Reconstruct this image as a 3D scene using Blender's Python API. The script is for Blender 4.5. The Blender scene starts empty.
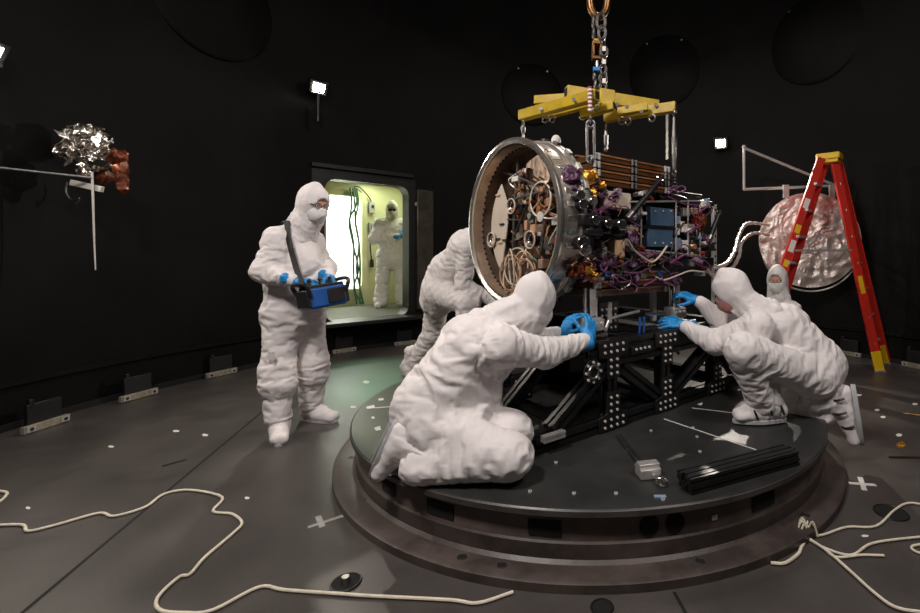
import bpy, bmesh, math, random
import numpy as np
from mathutils import Vector, Matrix
rnd = random.Random(7)
PI = math.pi
SC = bpy.context.scene
COL = SC.collection

# ------------------------------------------------------------------ camera calibration
F, PX, PY, CAMZ = 467.0, 584.0, 255.0, 1.30
def at(x, y, Y):
    """point seen at pixel x, y at distance Y from the camera plane"""
    return Vector(((x - PX) / F * Y, Y, CAMZ - (y - PY) / F * Y))
def on(x, y, z=0.0):
    """point of the horizontal plane z seen at pixel x, y"""
    return at(x, y, F * (CAMZ - z) / (y - PY))
V = Vector
TC = V((0.03, 3.45, 0.0))            # centre of turntable and chamber
RW = 4.30                            # chamber radius
DZ = 0.272                           # top of the turntable
DIRS = V((0.749, 0.663, 0)).normalized()
DIRP = V((-DIRS.y, DIRS.x, 0))
SO = V((-0.226, 2.40, 0))            # near left corner of the stand
SANG = math.atan2(DIRS.y, DIRS.x)
def S(s, p, z):
    return SO + DIRS * s + DIRP * p + V((0, 0, z))
RS = Matrix.Rotation(SANG, 3, 'Z')

# ------------------------------------------------------------------ materials
def mat(name, col, rough=0.5, metal=0.0, var=0.0, vscale=8.0, bump=0.0, bscale=30.0, col2=None, emit=None, estr=0.0, spec=0.5,
        rvar=0.0, stretch=None, trans=0.0, coat=0.0, crease=0.0, cscale=6.0):
    m = bpy.data.materials.new(name); m.use_nodes = True
    nt = m.node_tree; N = nt.nodes; L = nt.links
    b = N['Principled BSDF']
    c = tuple(col) + (1,)
    b.inputs['Base Color'].default_value = c
    b.inputs['Roughness'].default_value = rough
    b.inputs['Metallic'].default_value = metal
    b.inputs['Specular IOR Level'].default_value = spec
    b.inputs['Coat Weight'].default_value = coat
    if trans: b.inputs['Transmission Weight'].default_value = trans
    tc = N.new('ShaderNodeTexCoord'); vec = tc.outputs['Object']
    if stretch:
        mp = N.new('ShaderNodeMapping'); mp.inputs['Scale'].default_value = stretch
        L.new(vec, mp.inputs['Vector']); vec = mp.outputs['Vector']
    if var or col2 or rvar:
        nz = N.new('ShaderNodeTexNoise'); nz.inputs['Scale'].default_value = vscale
        nz.inputs['Detail'].default_value = 6; nz.inputs['Roughness'].default_value = 0.6
        L.new(vec, nz.inputs['Vector'])
        rp = N.new('ShaderNodeValToRGB'); rp.color_ramp.elements[0].position = 0.35; rp.color_ramp.elements[1].position = 0.68
        L.new(nz.outputs['Fac'], rp.inputs['Fac'])
        c2 = tuple(col2) + (1,) if col2 else tuple(max(0, min(1, x * (1 + var))) for x in col) + (1,)
        c1 = c if col2 else tuple(x * (1 - var) for x in col) + (1,)
        rp.color_ramp.elements[0].color = c1; rp.color_ramp.elements[1].color = c2
        if var or col2: L.new(rp.outputs['Color'], b.inputs['Base Color'])
        if rvar:
            mr = N.new('ShaderNodeMapRange'); mr.inputs['To Min'].default_value = max(0.03, rough - rvar); mr.inputs['To Max'].default_value = min(1, rough + rvar)
            L.new(nz.outputs['Fac'], mr.inputs['Value']); L.new(mr.outputs['Result'], b.inputs['Roughness'])
    if bump:
        n2 = N.new('ShaderNodeTexNoise'); n2.inputs['Scale'].default_value = bscale; n2.inputs['Detail'].default_value = 5
        L.new(vec, n2.inputs['Vector'])
        bp = N.new('ShaderNodeBump'); bp.inputs['Strength'].default_value = bump; bp.inputs['Distance'].default_value = 0.02
        L.new(n2.outputs['Fac'], bp.inputs['Height']); L.new(bp.outputs['Normal'], b.inputs['Normal'])
    if crease:
        n3 = N.new('ShaderNodeTexNoise'); n3.noise_type = 'RIDGED_MULTIFRACTAL'; n3.inputs['Scale'].default_value = cscale; n3.inputs['Detail'].default_value = 3.5
        n3.inputs['Roughness'].default_value = 0.5; n3.inputs['Distortion'].default_value = 0.7
        L.new(vec, n3.inputs['Vector'])
        b2 = N.new('ShaderNodeBump'); b2.inputs['Strength'].default_value = crease; b2.inputs['Distance'].default_value = 0.012
        L.new(n3.outputs['Fac'], b2.inputs['Height'])
        if bump: L.new(bp.outputs['Normal'], b2.inputs['Normal'])
        L.new(b2.outputs['Normal'], b.inputs['Normal'])
    if emit:
        b.inputs['Emission Color'].default_value = tuple(emit) + (1,); b.inputs['Emission Strength'].default_value = estr
    return m
M = {}
M['wall'] = mat('chamber_black_paint', (0.0046, 0.0042, 0.0040), 0.6, var=0.4, vscale=1.2, bump=0.15, bscale=40, spec=0.12)
M['floor'] = mat('floor_dark_plate', (0.048, 0.0425, 0.0395), 0.42, col2=(0.072, 0.064, 0.059), vscale=2.2, rvar=0.14, bump=0.04, bscale=60)
M['seam'] = mat('seam_black', (0.004, 0.004, 0.004), 0.9)
M['disk'] = mat('turntable_steel', (0.020, 0.021, 0.021), 0.36, col2=(0.034, 0.034, 0.033), vscale=3.0, rvar=0.12, bump=0.03, bscale=50)
M['disk_edge'] = mat('turntable_edge', (0.055, 0.047, 0.044), 0.45, var=0.3, vscale=9)
M['flange'] = mat('flange_brown_steel', (0.038, 0.029, 0.026), 0.46, col2=(0.085, 0.064, 0.057), vscale=5.0, rvar=0.15, bump=0.06, bscale=25)
M['recess'] = mat('recess_steel', (0.12, 0.088, 0.078), 0.6, var=0.4, vscale=6)
M['foilshiny'] = mat('shiny_foil', (0.80, 0.75, 0.70), 0.2, metal=1.0, var=0.08, vscale=8, bump=0.9, bscale=15)
M['shell'] = mat('drum_metal', (0.62, 0.57, 0.50), 0.33, metal=0.85, var=0.25, vscale=9, bump=0.05, bscale=14)
M['darksteel'] = mat('dark_chain_steel', (0.13, 0.12, 0.115), 0.4, metal=0.9, var=0.3, vscale=30)
M['jamb'] = mat('jamb_steel', (0.085, 0.082, 0.062), 0.34, metal=0.55, var=0.4, vscale=5, bump=0.3, bscale=8)
M['hole'] = mat('hole_black', (0.003, 0.003, 0.003), 0.9)
M['suit'] = mat('cleanroom_fabric', (0.74, 0.70, 0.695), 0.75, var=0.03, vscale=4, bump=0.05, bscale=60, spec=0.2, crease=.22, cscale=7.0)
M['hood'] = mat('hood_fabric', (0.74, 0.70, 0.695), 0.75, var=0.03, vscale=5, bump=0.05, bscale=60, spec=0.2, crease=.4, cscale=8.0)
M['sole'] = mat('grey_sole', (0.40, 0.41, 0.42), 0.7, var=0.1, vscale=20)
M['mask'] = mat('face_mask_fabric', (0.74, 0.73, 0.72), 0.8, bump=0.2, bscale=60)
M['pinkmask'] = mat('pink_mask', (0.40, 0.17, 0.16), 0.75, bump=0.2, bscale=60)
M['skin'] = mat('skin', (0.45, 0.24, 0.17), 0.5, var=0.12, vscale=12, bump=0.08, bscale=80)
M['glove'] = mat('blue_nitrile', (0.012, 0.23, 0.56), 0.42, var=0.15, vscale=18, bump=0.35, bscale=45)
M['blackplastic'] = mat('black_plastic', (0.012, 0.012, 0.013), 0.4, bump=0.05, bscale=90)
M['strap'] = mat('black_webbing', (0.01, 0.01, 0.01), 0.75, bump=0.3, bscale=200)
M['lens'] = mat('dark_lens', (0.02, 0.014, 0.012), 0.08, coat=0.6)
M['remote'] = mat('blue_case', (0.012, 0.085, 0.33), 0.4, var=0.1, vscale=10)
M['blackalu'] = mat('black_anodised', (0.014, 0.014, 0.0145), 0.34, metal=0.25, var=0.3, vscale=12)
M['blackplate'] = mat('black_plate', (0.008, 0.008, 0.0085), 0.42, var=0.3, vscale=10)
M['bolt'] = mat('bolt_steel', (0.66, 0.63, 0.59), 0.38, metal=0.25, var=0.1)
M['alu'] = mat('aluminium', (0.56, 0.54, 0.52), 0.38, metal=0.6, var=0.12, vscale=14)
M['chrome'] = mat('polished_ring', (0.74, 0.70, 0.66), 0.24, metal=0.93, var=0.12, vscale=6, bump=0.03, bscale=8)
M['satin'] = mat('satin_ring_inside', (0.52, 0.39, 0.29), 0.32, metal=0.8, var=0.2, vscale=7, bump=0.05, bscale=20)
M['green'] = mat('green_grey_adapter', (0.20, 0.235, 0.21), 0.4, metal=0.6, var=0.3, vscale=20)
M['deck'] = mat('deck_dark', (0.17, 0.12, 0.090), 0.35, metal=0.7, var=0.5, vscale=22, bump=0.2, bscale=30)
M['core'] = mat('dark_structure', (0.03, 0.026, 0.028), 0.5, metal=0.3, var=0.5, vscale=18, bump=0.2, bscale=30)
M['brown'] = mat('brown_panel', (0.12, 0.052, 0.020), 0.4, col2=(0.062, 0.026, 0.011), vscale=16, stretch=(0.25, 1, 5), rvar=0.1)
M['brownlip'] = mat('brown_panel_edge', (0.32, 0.13, 0.05), 0.35, var=0.25, vscale=12)
M['purple'] = mat('purple_wire', (0.19, 0.055, 0.15), 0.45, var=0.3, vscale=30)
M['purplefilm'] = mat('purple_film', (0.095, 0.038, 0.082), 0.34, metal=0.2, var=0.4, vscale=14, bump=0.9, bscale=24)
M['gold'] = mat('amber_film', (0.78, 0.36, 0.05), 0.26, metal=0.7, var=0.35, vscale=14, bump=1.0, bscale=26)
M['rust'] = mat('orange_film', (0.15, 0.034, 0.010), 0.3, metal=0.4, var=0.4, vscale=14, bump=1.0, bscale=22)
M['copper'] = mat('copper_wire', (0.72, 0.42, 0.26), 0.35, metal=0.6, var=0.2)
M['white'] = mat('white_paint', (0.74, 0.70, 0.66), 0.5, var=0.05)
M['cream'] = mat('cream_panel', (0.58, 0.50, 0.41), 0.5, var=0.06)
M['tan'] = mat('tan_label', (0.68, 0.46, 0.27), 0.55, var=0.15)
M['blue'] = mat('blue_grey_panel', (0.075, 0.135, 0.225), 0.42, metal=0.2, var=0.15, vscale=12)
M['ltblue'] = mat('light_blue_box', (0.30, 0.42, 0.58), 0.4, metal=0.3, var=0.15)
M['red'] = mat('red_part', (0.32, 0.035, 0.025), 0.4, var=0.2)
M['bright'] = mat('bright_metal', (0.80, 0.78, 0.75), 0.16, metal=1.0, var=0.1, vscale=20)
M['yellow'] = mat('yellow_paint', (0.50, 0.34, 0.010), 0.42, col2=(0.34, 0.225, 0.010), vscale=9, rvar=0.12, bump=0.05, bscale=40)
M['steel'] = mat('dull_steel', (0.30, 0.29, 0.28), 0.38, metal=1.0, var=0.25, vscale=30)
M['brass'] = mat('brass_shackle', (0.17, 0.085, 0.032), 0.35, metal=0.9, var=0.3, vscale=20)
M['bluetag'] = mat('blue_tag', (0.02, 0.16, 0.50), 0.5)
M['ladder'] = mat('red_fibreglass', (0.56, 0.025, 0.014), 0.4, var=0.12, vscale=9)
M['ladderyel'] = mat('yellow_plastic', (0.80, 0.50, 0.01), 0.42, var=0.08)
M['foil'] = mat('silver_foil', (0.74, 0.69, 0.64), 0.36, metal=0.55, var=0.08, vscale=8, bump=0.7, bscale=13)
M['whitetube'] = mat('pale_grey_tube', (0.50, 0.49, 0.47), 0.45, metal=0.2, var=0.1)
M['cable'] = mat('cream_cable', (0.70, 0.64, 0.51), 0.55, var=0.12, vscale=30)
M['tape'] = mat('white_tape', (0.66, 0.63, 0.60), 0.65, var=0.1, vscale=30)
M['greytape'] = mat('grey_tape', (0.36, 0.34, 0.33), 0.6, var=0.15, vscale=30)
M['airwall'] = mat('airlock_cream_paint', (0.56, 0.53, 0.31), 0.55, var=0.06, vscale=3)
M['white_room'] = mat('white_room_paint', (0.88, 0.90, 0.86), 0.6)
M['grate'] = mat('grating', (0.32, 0.33, 0.28), 0.5, metal=0.4)
M['doorsteel'] = mat('dark_door_steel', (0.013, 0.0125, 0.011), 0.45, metal=0.2, var=0.35, vscale=5, bump=0.25, bscale=7)
M['greencable'] = mat('green_hose', (0.03, 0.10, 0.05), 0.5)
M['lampglass'] = mat('lamp_glow', (1, 0.95, 0.85), 0.4, emit=(1.0, 0.90, 0.75), estr=90)
M['film'] = mat('thin_grey_film', (0.30, 0.255, 0.235), 0.42, var=0.10, vscale=9)
M['brick'] = mat('bracket_tan', (0.30, 0.27, 0.20), 0.55, metal=0.3, var=0.3, vscale=30)

# ------------------------------------------------------------------ mesh builder (all coordinates in world space)
def frame(d):
    d = V(d).normalized(); a = V((0, 0, 1)) if abs(d.z) < 0.9 else V((1, 0, 0))
    x = a.cross(d).normalized(); return x, d.cross(x), d
def catmull(P, n=6):
    P = [V(p) for p in P]
    if len(P) < 3: return P
    out = []
    Q = [2 * P[0] - P[1]] + P + [2 * P[-1] - P[-2]]
    for i in range(1, len(Q) - 2):
        a, b, c, d = Q[i - 1], Q[i], Q[i + 1], Q[i + 2]
        for k in range(n):
            t = k / n
            out.append(0.5 * ((2 * b) + (c - a) * t + (2 * a - 5 * b + 4 * c - d) * t * t + (-a + 3 * b - 3 * c + d) * t ** 3))
    out.append(P[-1]); return out
class MB:
    def __init__(s): s.v = []; s.f = []
    def add(s, vs, fs):
        o = len(s.v); s.v += [V(p) for p in vs]; s.f += [tuple(i + o for i in f) for f in fs]; return s
    def box(s, c, size, R=None):
        c = V(c); h = V(size) / 2; vs = []
        for z in (-1, 1):
            for x, y in ((-1, -1), (1, -1), (1, 1), (-1, 1)):
                p = V((x * h.x, y * h.y, z * h.z)); vs.append(c + (R @ p if R else p))
        return s.add(vs, [(3, 2, 1, 0), (4, 5, 6, 7), (0, 1, 5, 4), (1, 2, 6, 5), (2, 3, 7, 6), (3, 0, 4, 7)])
    def prism(s, poly, o, ax, ay, t):
        """polygon in plane (o, ax, ay), thickness t along ax x ay"""
        ax, ay = V(ax), V(ay); n = ax.cross(ay).normalized(); o = V(o); k = len(poly)
        vs = [o + ax * a + ay * b for a, b in poly] + [o + ax * a + ay * b + n * t for a, b in poly]
        fs = [tuple(reversed(range(k))), tuple(range(k, 2 * k))] + [(i, (i + 1) % k, k + (i + 1) % k, k + i) for i in range(k)]
        return s.add(vs, fs)
    def cyl(s, a, b, r0, r1=None, n=16):
        a, b = V(a), V(b); r1 = r0 if r1 is None else r1; x, y, d = frame(b - a)
        vs = [a + (x * math.cos(2 * PI * i / n) + y * math.sin(2 * PI * i / n)) * r0 for i in range(n)] + \
             [b + (x * math.cos(2 * PI * i / n) + y * math.sin(2 * PI * i / n)) * r1 for i in range(n)]
        return s.add(vs, [tuple(reversed(range(n))), tuple(range(n, 2 * n))] + [(i, (i + 1) % n, n + (i + 1) % n, n + i) for i in range(n)])
    def tube(s, path, r, n=8, smooth=0, closed=False):
        P = catmull(path, smooth) if smooth else [V(p) for p in path]
        k = len(P); vs = []; x = None
        if isinstance(r, (list, tuple)) and len(r) != k: r = list(np.interp(np.linspace(0, 1, k), np.linspace(0, 1, len(r)), r))
        for i in range(k):
            if closed: d = P[(i + 1) % k] - P[i - 1]
            else: d = P[min(i + 1, k - 1)] - P[max(i - 1, 0)]
            if d.length < 1e-9: d = V((0, 0, 1))
            d.normalize()
            if x is None: x = frame(d)[0]
            x = x - d * x.dot(d)
            x = x.normalized() if x.length > 1e-6 else frame(d)[0]
            y = d.cross(x); rr = r[i] if isinstance(r, (list, tuple)) else r
            vs += [P[i] + (x * math.cos(2 * PI * j / n) + y * math.sin(2 * PI * j / n)) * rr for j in range(n)]
        fs = []
        for i in range(k if closed else k - 1):
            for j in range(n):
                a, b = i * n + j, i * n + (j + 1) % n; c, d = ((i + 1) % k) * n + (j + 1) % n, ((i + 1) % k) * n + j
                fs.append((a, b, c, d))
        if not closed: fs += [tuple(reversed(range(n))), tuple(range((k - 1) * n, k * n))]
        return s.add(vs, fs)
    def lathe(s, prof, o, axis, n=48, closed=True, a0=0, a1=2 * PI):
        """prof: (radius, height along axis); closed joins last to first"""
        o = V(o); x, y, d = frame(axis); k = len(prof); full = abs(a1 - a0 - 2 * PI) < 1e-6
        m = n if full else n + 1; vs = []
        for i in range(m):
            t = a0 + (a1 - a0) * i / n; e = x * math.cos(t) + y * math.sin(t)
            vs += [o + e * r + d * h for r, h in prof]
        fs = []
        for i in range(n):
            i2 = (i + 1) % m
            for j in range(k if closed else k - 1):
                j2 = (j + 1) % k
                fs.append((i * k + j, i2 * k + j, i2 * k + j2, i * k + j2))
        if closed and not full: fs += [tuple(range(k)), tuple(reversed(range(n * k, n * k + k)))]
        return s.add(vs, fs)
    def sphere(s, c, r, n=14, R=None):
        c = V(c); r = V((r, r, r)) if isinstance(r, (int, float)) else V(r); vs = []; fs = []
        m = n // 2 + 1
        for i in range(1, m):
            ph = PI * i / m
            for j in range(n):
                th = 2 * PI * j / n; p = V((r.x * math.sin(ph) * math.cos(th), r.y * math.sin(ph) * math.sin(th), r.z * math.cos(ph)))
                vs.append(c + (R @ p if R else p))
        for p in (V((0, 0, r.z)), V((0, 0, -r.z))): vs.append(c + (R @ p if R else p))
        T = len(vs) - 2
        for i in range(m - 2):
            for j in range(n):
                fs.append((i * n + j, (i + 1) * n + j, (i + 1) * n + (j + 1) % n, i * n + (j + 1) % n))
        for j in range(n):
            fs.append((T, j, (j + 1) % n)); fs.append((T + 1, (m - 2) * n + (j + 1) % n, (m - 2) * n + j))
        return s.add(vs, fs)
    def torus(s, c, axis, R, r, n=28, k=8, a0=0, a1=2 * PI):
        x, y, d = frame(axis); c = V(c); full = abs(a1 - a0 - 2 * PI) < 1e-6
        return s.tube([c + (x * math.cos(a0 + (a1 - a0) * i / n) + y * math.sin(a0 + (a1 - a0) * i / n)) * R for i in range(n if full else n + 1)], r, k, closed=full)
    def extr(s, a, b, w, up=(0, 0, 1), g=0.22):
        """slotted square extrusion bar"""
        a, b = V(a), V(b); d = (b - a).normalized(); u = V(up); u = (u - d * u.dot(d)).normalized(); x = u.cross(d)
        h = w / 2; q = w * 0.11; e = h - w * g
        side = [(-h, -h), (-q, -h), (-q, -e), (q, -e), (q, -h)]
        poly = []
        for k in range(4):
            c_, s_ = round(math.cos(k * PI / 2)), round(math.sin(k * PI / 2))
            poly += [(p * c_ - t * s_, p * s_ + t * c_) for p, t in side]
        return s.prism(poly, a, x, u, (b - a).length) if x.cross(u).dot(d) > 0 else s.prism(poly, b, x, u, (b - a).length)

ROOT = {}
def _finish(me, ang=0.7):
    bm = bmesh.new(); bm.from_mesh(me)
    bmesh.ops.recalc_face_normals(bm, faces=bm.faces)
    for f in bm.faces: f.smooth = True
    for e in bm.edges:
        if len(e.link_faces) == 2 and e.calc_face_angle(0) > ang: e.smooth = False
    bm.to_mesh(me); bm.free()
def obj(name, mb, m, parent=None, bevel=0.0, label=None, ang=0.7, fin=True, origin=None):
    """links one mesh object; world-space vertices are turned into the root's space"""
    vs, fs = (mb.v, mb.f) if isinstance(mb, MB) else mb
    me = bpy.data.meshes.new(name)
    o = bpy.data.objects.new(name, me); COL.objects.link(o)
    A = np.array([tuple(p) for p in vs], dtype=float)
    if parent is None:
        lo, hi = A.min(0), A.max(0)
        org = V(origin) if origin is not None else V(((lo[0] + hi[0]) / 2, (lo[1] + hi[1]) / 2, lo[2]))
        A = A - np.array(org); o.location = org; ROOT[o.name] = (org, 0.0)
    else:
        loc, rz = ROOT[parent.name]; A = A - np.array(loc)
        if rz:
            c, s_ = math.cos(-rz), math.sin(-rz); x = A[:, 0] * c - A[:, 1] * s_; y = A[:, 0] * s_ + A[:, 1] * c; A[:, 0] = x; A[:, 1] = y
        o.parent = parent; ROOT[o.name] = (loc, rz)
    me.from_pydata(A.tolist(), [], fs if isinstance(fs, list) else fs.tolist())
    if fin: _finish(me, ang)
    else: me.polygons.foreach_set('use_smooth', [True] * len(me.polygons))
    me.materials.append(m if not isinstance(m, str) else M[m])
    if bevel:
        bv = o.modifiers.new('Bevel', 'BEVEL'); bv.width = bevel; bv.segments = 2; bv.limit_method = 'ANGLE'; bv.angle_limit = 0.6
    if label: o['label'] = label
    return o
def tag(o, label, cat, group=None):
    o['label'] = label; o['category'] = cat
    if group: o['group'] = group
    return o
def thing(name, loc, label, cat, group=None, rz=0.0):
    o = bpy.data.objects.new(name, None); COL.objects.link(o); o.location = loc; o.rotation_euler = (0, 0, rz)
    o.empty_display_size = 0.1; ROOT[o.name] = (V(loc), rz); return tag(o, label, cat, group)
def struct(name, mb, m, **k):
    o = obj(name, mb, m, **k); o['kind'] = 'structure'; return o
# ------------------------------------------------------------------ chamber shell
WH = 6.2
DN = V((-0.706, 0.708, 0)).normalized()           # outward direction through the doorway
DT = V((-DN.y * -1, -DN.x, 0)); DT = V((0.708, 0.706, 0)).normalized()
DO = TC + DN * RW                                  # middle of the doorway on the wall
def D(d, w, z): return DO + DN * d + DT * w + V((0, 0, z))
RD = Matrix((DT, DN * -1 * -1, V((0, 0, 1)))).transposed()   # columns: width, depth, up
ZS, ZT = 0.40, 2.32                                # doorway sill and head
mb = MB(); mb.lathe([(0.001, 0), (RW + 0.02, 0), (RW + 0.02, -0.1), (0.001, -0.1)], TC, (0, 0, 1), 96)
struct('floor', mb, 'floor')
mb = MB(); mb.lathe([(0.001, WH), (RW + 0.02, WH), (RW + 0.02, WH + 0.1), (0.001, WH + 0.1)], TC, (0, 0, 1), 96)
struct('ceiling', mb, 'wall')
# curved wall, with the doorway left open
a_mid = math.atan2(DN.y, DN.x); da = 0.60 / RW
N = 144; angs = sorted(set([a_mid - da, a_mid + da] + [a for a in (a_mid + da + (2 * PI - 2 * da) * i / N for i in range(N + 1))]))
zs = [0, ZS, ZT, 3.4, WH]
mb = MB()
angs = [a_mid - da + 2 * da * i / 6 for i in range(6)] + [a_mid + da + (2 * PI - 2 * da) * i / N for i in range(N)]
k = len(angs)
def wp(r, a, z): return TC + V((math.cos(a) * r, math.sin(a) * r, z))
for i in range(k):
    a, b = angs[i], angs[(i + 1) % k]
    for j in range(4):
        if i < 6 and j == 1: continue
        z0, z1 = zs[j], zs[j + 1]
        mb.add([wp(RW, a, z0), wp(RW, b, z0), wp(RW, b, z1), wp(RW, a, z1)], [(0, 1, 2, 3)])
w = struct('wall_back', mb, 'wall')
# ledge ring along the wall foot
mb = MB(); mb.lathe([(RW - 0.001, 0.36), (RW - 0.035, 0.345), (RW - 0.035, 0.325), (RW - 0.001, 0.31)], TC, (0, 0, 1), 120)
struct('trim_1', mb, 'wall')
mb = MB(); mb.lathe([(RW - 0.002, 0.05), (RW - 0.02, 0.05), (RW - 0.02, 0.0), (RW - 0.002, 0.0)], TC, (0, 0, 1), 120)
struct('baseboard_back', mb, 'seam')
# floor plate joints
def seam(n, p0, p1, w=0.016):
    a, b = on(*p0, 0.0), on(*p1, 0.0); d = (b - a).normalized(); x = V((-d.y, d.x, 0)) * w / 2
    m = MB(); m.add([a + x + V((0, 0, .0012)), a - x + V((0, 0, .0012)), b - x + V((0, 0, .0012)), b + x + V((0, 0, .0012))], [(0, 1, 2, 3)])
    struct(n, m, 'seam')
seam('trim_2', (-60, 682), (262, 412)); seam('trim_3', (262, 412), (352, 340.5), 0.02)
seam('trim_4', (674, 592), (700, 640), 0.014)

# doorway: frame, sill, airlock
def rrect(w0, w1, z0, z1, r, n=6):
    out = []
    for cx, cz, a in ((w1 - r, z1 - r, 0), (w0 + r, z1 - r, 1), (w0 + r, z0 + r, 2), (w1 - r, z0 + r, 3)):
        for i in range(n + 1):
            t = a * PI / 2 + PI / 2 * i / n; out.append((cx + r * math.cos(t), cz + r * math.sin(t)))
    return out
def ringplate(m, outer, inner, d0, d1):
    n = len(outer)
    vs = []
    for d in (d0, d1):
        vs += [D(d, *p) for p in outer] + [D(d, *p) for p in inner]
    fs = []
    for i in range(n):
        j = (i + 1) % n
        fs += [(i, j, n + j, n + i), (2 * n + i, 3 * n + i, 3 * n + j, 2 * n + j), (i, 2 * n + i, 2 * n + j, j), (n + i, n + j, 3 * n + j, 3 * n + i)]
    m.add(vs, fs)
mb = MB(); ringplate(mb, rrect(-0.72, 0.66, ZS - .03, ZT + .10, 0.03), rrect(-0.56, 0.56, ZS + 0.02, ZT - 0.02, 0.14), -0.06, 0.16)
dr = struct('door_1', mb, 'doorsteel')
mb = MB(); mb.box(D(-.16, 0, ZS + .005), (1.42, .34, .05), RD); obj('sill', mb, 'doorsteel', dr, bevel=.006)
mb = MB(); mb.box(D(-.05, 0.84, 1.38), (.34, .10, 1.78), RD); obj('jamb_panel', mb, 'jamb', dr, bevel=.01)
mb = MB(); mb.box(D(-.07, 0.78, 2.05), (.26, .03, .05), RD).box(D(-.07, 0.86, 2.2), (.10, .03, .05), RD).box(D(-.08, .95, 1.98), (.05, .03, .1), RD)
obj('latch', mb, 'alu', dr, bevel=.004)
mb = MB(); mb.box(D(-.05, -.05, ZT + .135), (1.35, .12, .06), RD); obj('header', mb, 'doorsteel', dr, bevel=.008)
# airlock
AW0, AW1, AD, AZ0, AZ1 = -0.75, 1.56, 2.05, 0.38, 2.62
mb = MB(); mb.add([D(.17, AW0, AZ0), D(.17, AW1, AZ0), D(AD, AW1, AZ0), D(AD, AW0, AZ0)], [(0, 1, 2, 3)]); struct('floor_airlock', mb, 'grate')
mb = MB()
for i in range(26): mb.box(D(.3 + i * .068, (AW0 + AW1) / 2, AZ0 + .012), (AW1 - AW0 - .04, .02, .022), RD)
for i in range(14): mb.box(D(AD / 2 + .1, AW0 + .1 + i * .165, AZ0 + .010), (.012, AD - .3, .018), RD)
struct('trim_5', mb, 'grate')
mb = MB(); mb.box(D(AD / 2 + .085, (AW0 + AW1) / 2, AZ1 + .03), (AW1 - AW0, AD - .15, .06), RD); struct('ceiling_airlock', mb, 'airwall')
mb = MB(); mb.box(D(AD / 2 + .085, AW1 + .03, (AZ0 + AZ1) / 2), (.06, AD - .15, AZ1 - AZ0), RD); struct('wall_right', mb, 'airwall')
mb = MB(); mb.box(D(AD / 2 + .085, AW0 - .03, (AZ0 + AZ1) / 2), (.06, AD - .15, AZ1 - AZ0), RD); struct('wall_left', mb, 'airwall')
mb = MB(); ringplate(mb, rrect(AW0, AW1, AZ0, AZ1, .002), rrect(0.06, 0.64, 0.70, 2.34, 0.10), AD, AD + .08); struct('wall_airlock', mb, 'airwall')
mb = MB(); ringplate(mb, rrect(-.02, .72, .62, 2.42, .13), rrect(0.06, 0.64, 0.70, 2.34, 0.10), AD - .03, AD); obj('door_2', mb, 'airwall')['kind'] = 'structure'
for nm, ww in (('wall_front', 0),):
    m = MB(); m.box(D(.135, (AW0 - .70) / 2 - .02, 1.5), (.12, .06, 2.25), RD).box(D(.135, (AW1 + .66) / 2, 1.5), (AW1 - .66, .06, 2.25), RD); struct(nm, m, 'airwall')
# bright room behind
mb = MB(); mb.box(D(AD + 1.9, .2, 1.5), (3.6, .06, 2.6), RD); struct('wall_far', mb, 'white_room')
mb = MB(); mb.box(D(AD + 1.0, .2, .20), (3.6, 1.8, .06), RD); struct('floor_far', mb, 'white_room')
mb = MB(); mb.box(D(AD + 1.0, .2, 2.83), (3.6, 1.8, .06), RD); struct('ceiling_far', mb, 'white_room')
mb = MB(); mb.box(D(AD + 1.0, -1.6, 1.5), (.06, 1.8, 2.6), RD); struct('wall_far_left', mb, 'white_room')
mb = MB(); mb.box(D(AD + 1.0, 2.0, 1.5), (.06, 1.8, 2.6), RD); struct('wall_far_right', mb, 'white_room')
# hanging hoses in the bright opening
for i, (w0, sw, c) in enumerate(((.42, .05, 0), (.47, .09, 1), (.53, .03, 2), (.50, -.04, 3))):
    m = MB(); m.tube([D(AD - .08, w0, 2.48), D(AD - .10, w0 + .02, 2.2), D(AD - .10, w0 - .06 + sw, 1.9), D(AD - .10, w0 + sw, 1.5), D(AD - .10, w0 + .05, 1.05), D(AD - .09, w0 + .02 + sw, .72), D(AD - .12, w0 + .1, .43)], .016, 8, 6)
    o = obj('hose', m, 'greencable'); tag(o, 'dark green hose hanging across the bright opening behind the doorway', 'hose', 'hanging hoses in the airlock')
# switch boxes on the cream wall
for w0, z0, hh, lb in ((.80, 2.16, .20, 'upper grey switch box on the cream airlock wall'), (.80, 1.80, .17, 'lower grey switch box on the cream airlock wall')):
    t = thing('switch_box', D(AD, w0, z0 - hh / 2), lb, 'switch box')
    m = MB(); m.box(D(AD - .035, w0, z0), (.10, .07, hh), RD); obj('housing', m, 'greytape', t, bevel=.006)
    m = MB(); m.box(D(AD - .075, w0 + .01, z0 + .02), (.04, .02, .05), RD); obj('switch_lever', m, 'blackplastic', t)
m = MB(); m.tube([D(AD - .04, .80, 1.71), D(AD - .06, .77, 1.45), D(AD - .05, .80, 1.2)], .012, 8, 6); m.cyl(D(AD - .05, .80, 1.22), D(AD - .05, .80, 1.08), .03, .035)
tag(obj('pull_cord', m, 'blackplastic'), 'black cord with a plug hanging from the lower airlock switch box', 'cord')
m = MB(); m.tube([D(AD - .04, .80, 2.26), D(AD - .05, .74, 2.36), D(AD - .05, .60, 2.50), D(AD - .05, .5, 2.52)], .01, 8, 6)
tag(obj('conduit', m, 'blackplastic'), 'thin black conduit above the upper airlock switch box', 'conduit')

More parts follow.
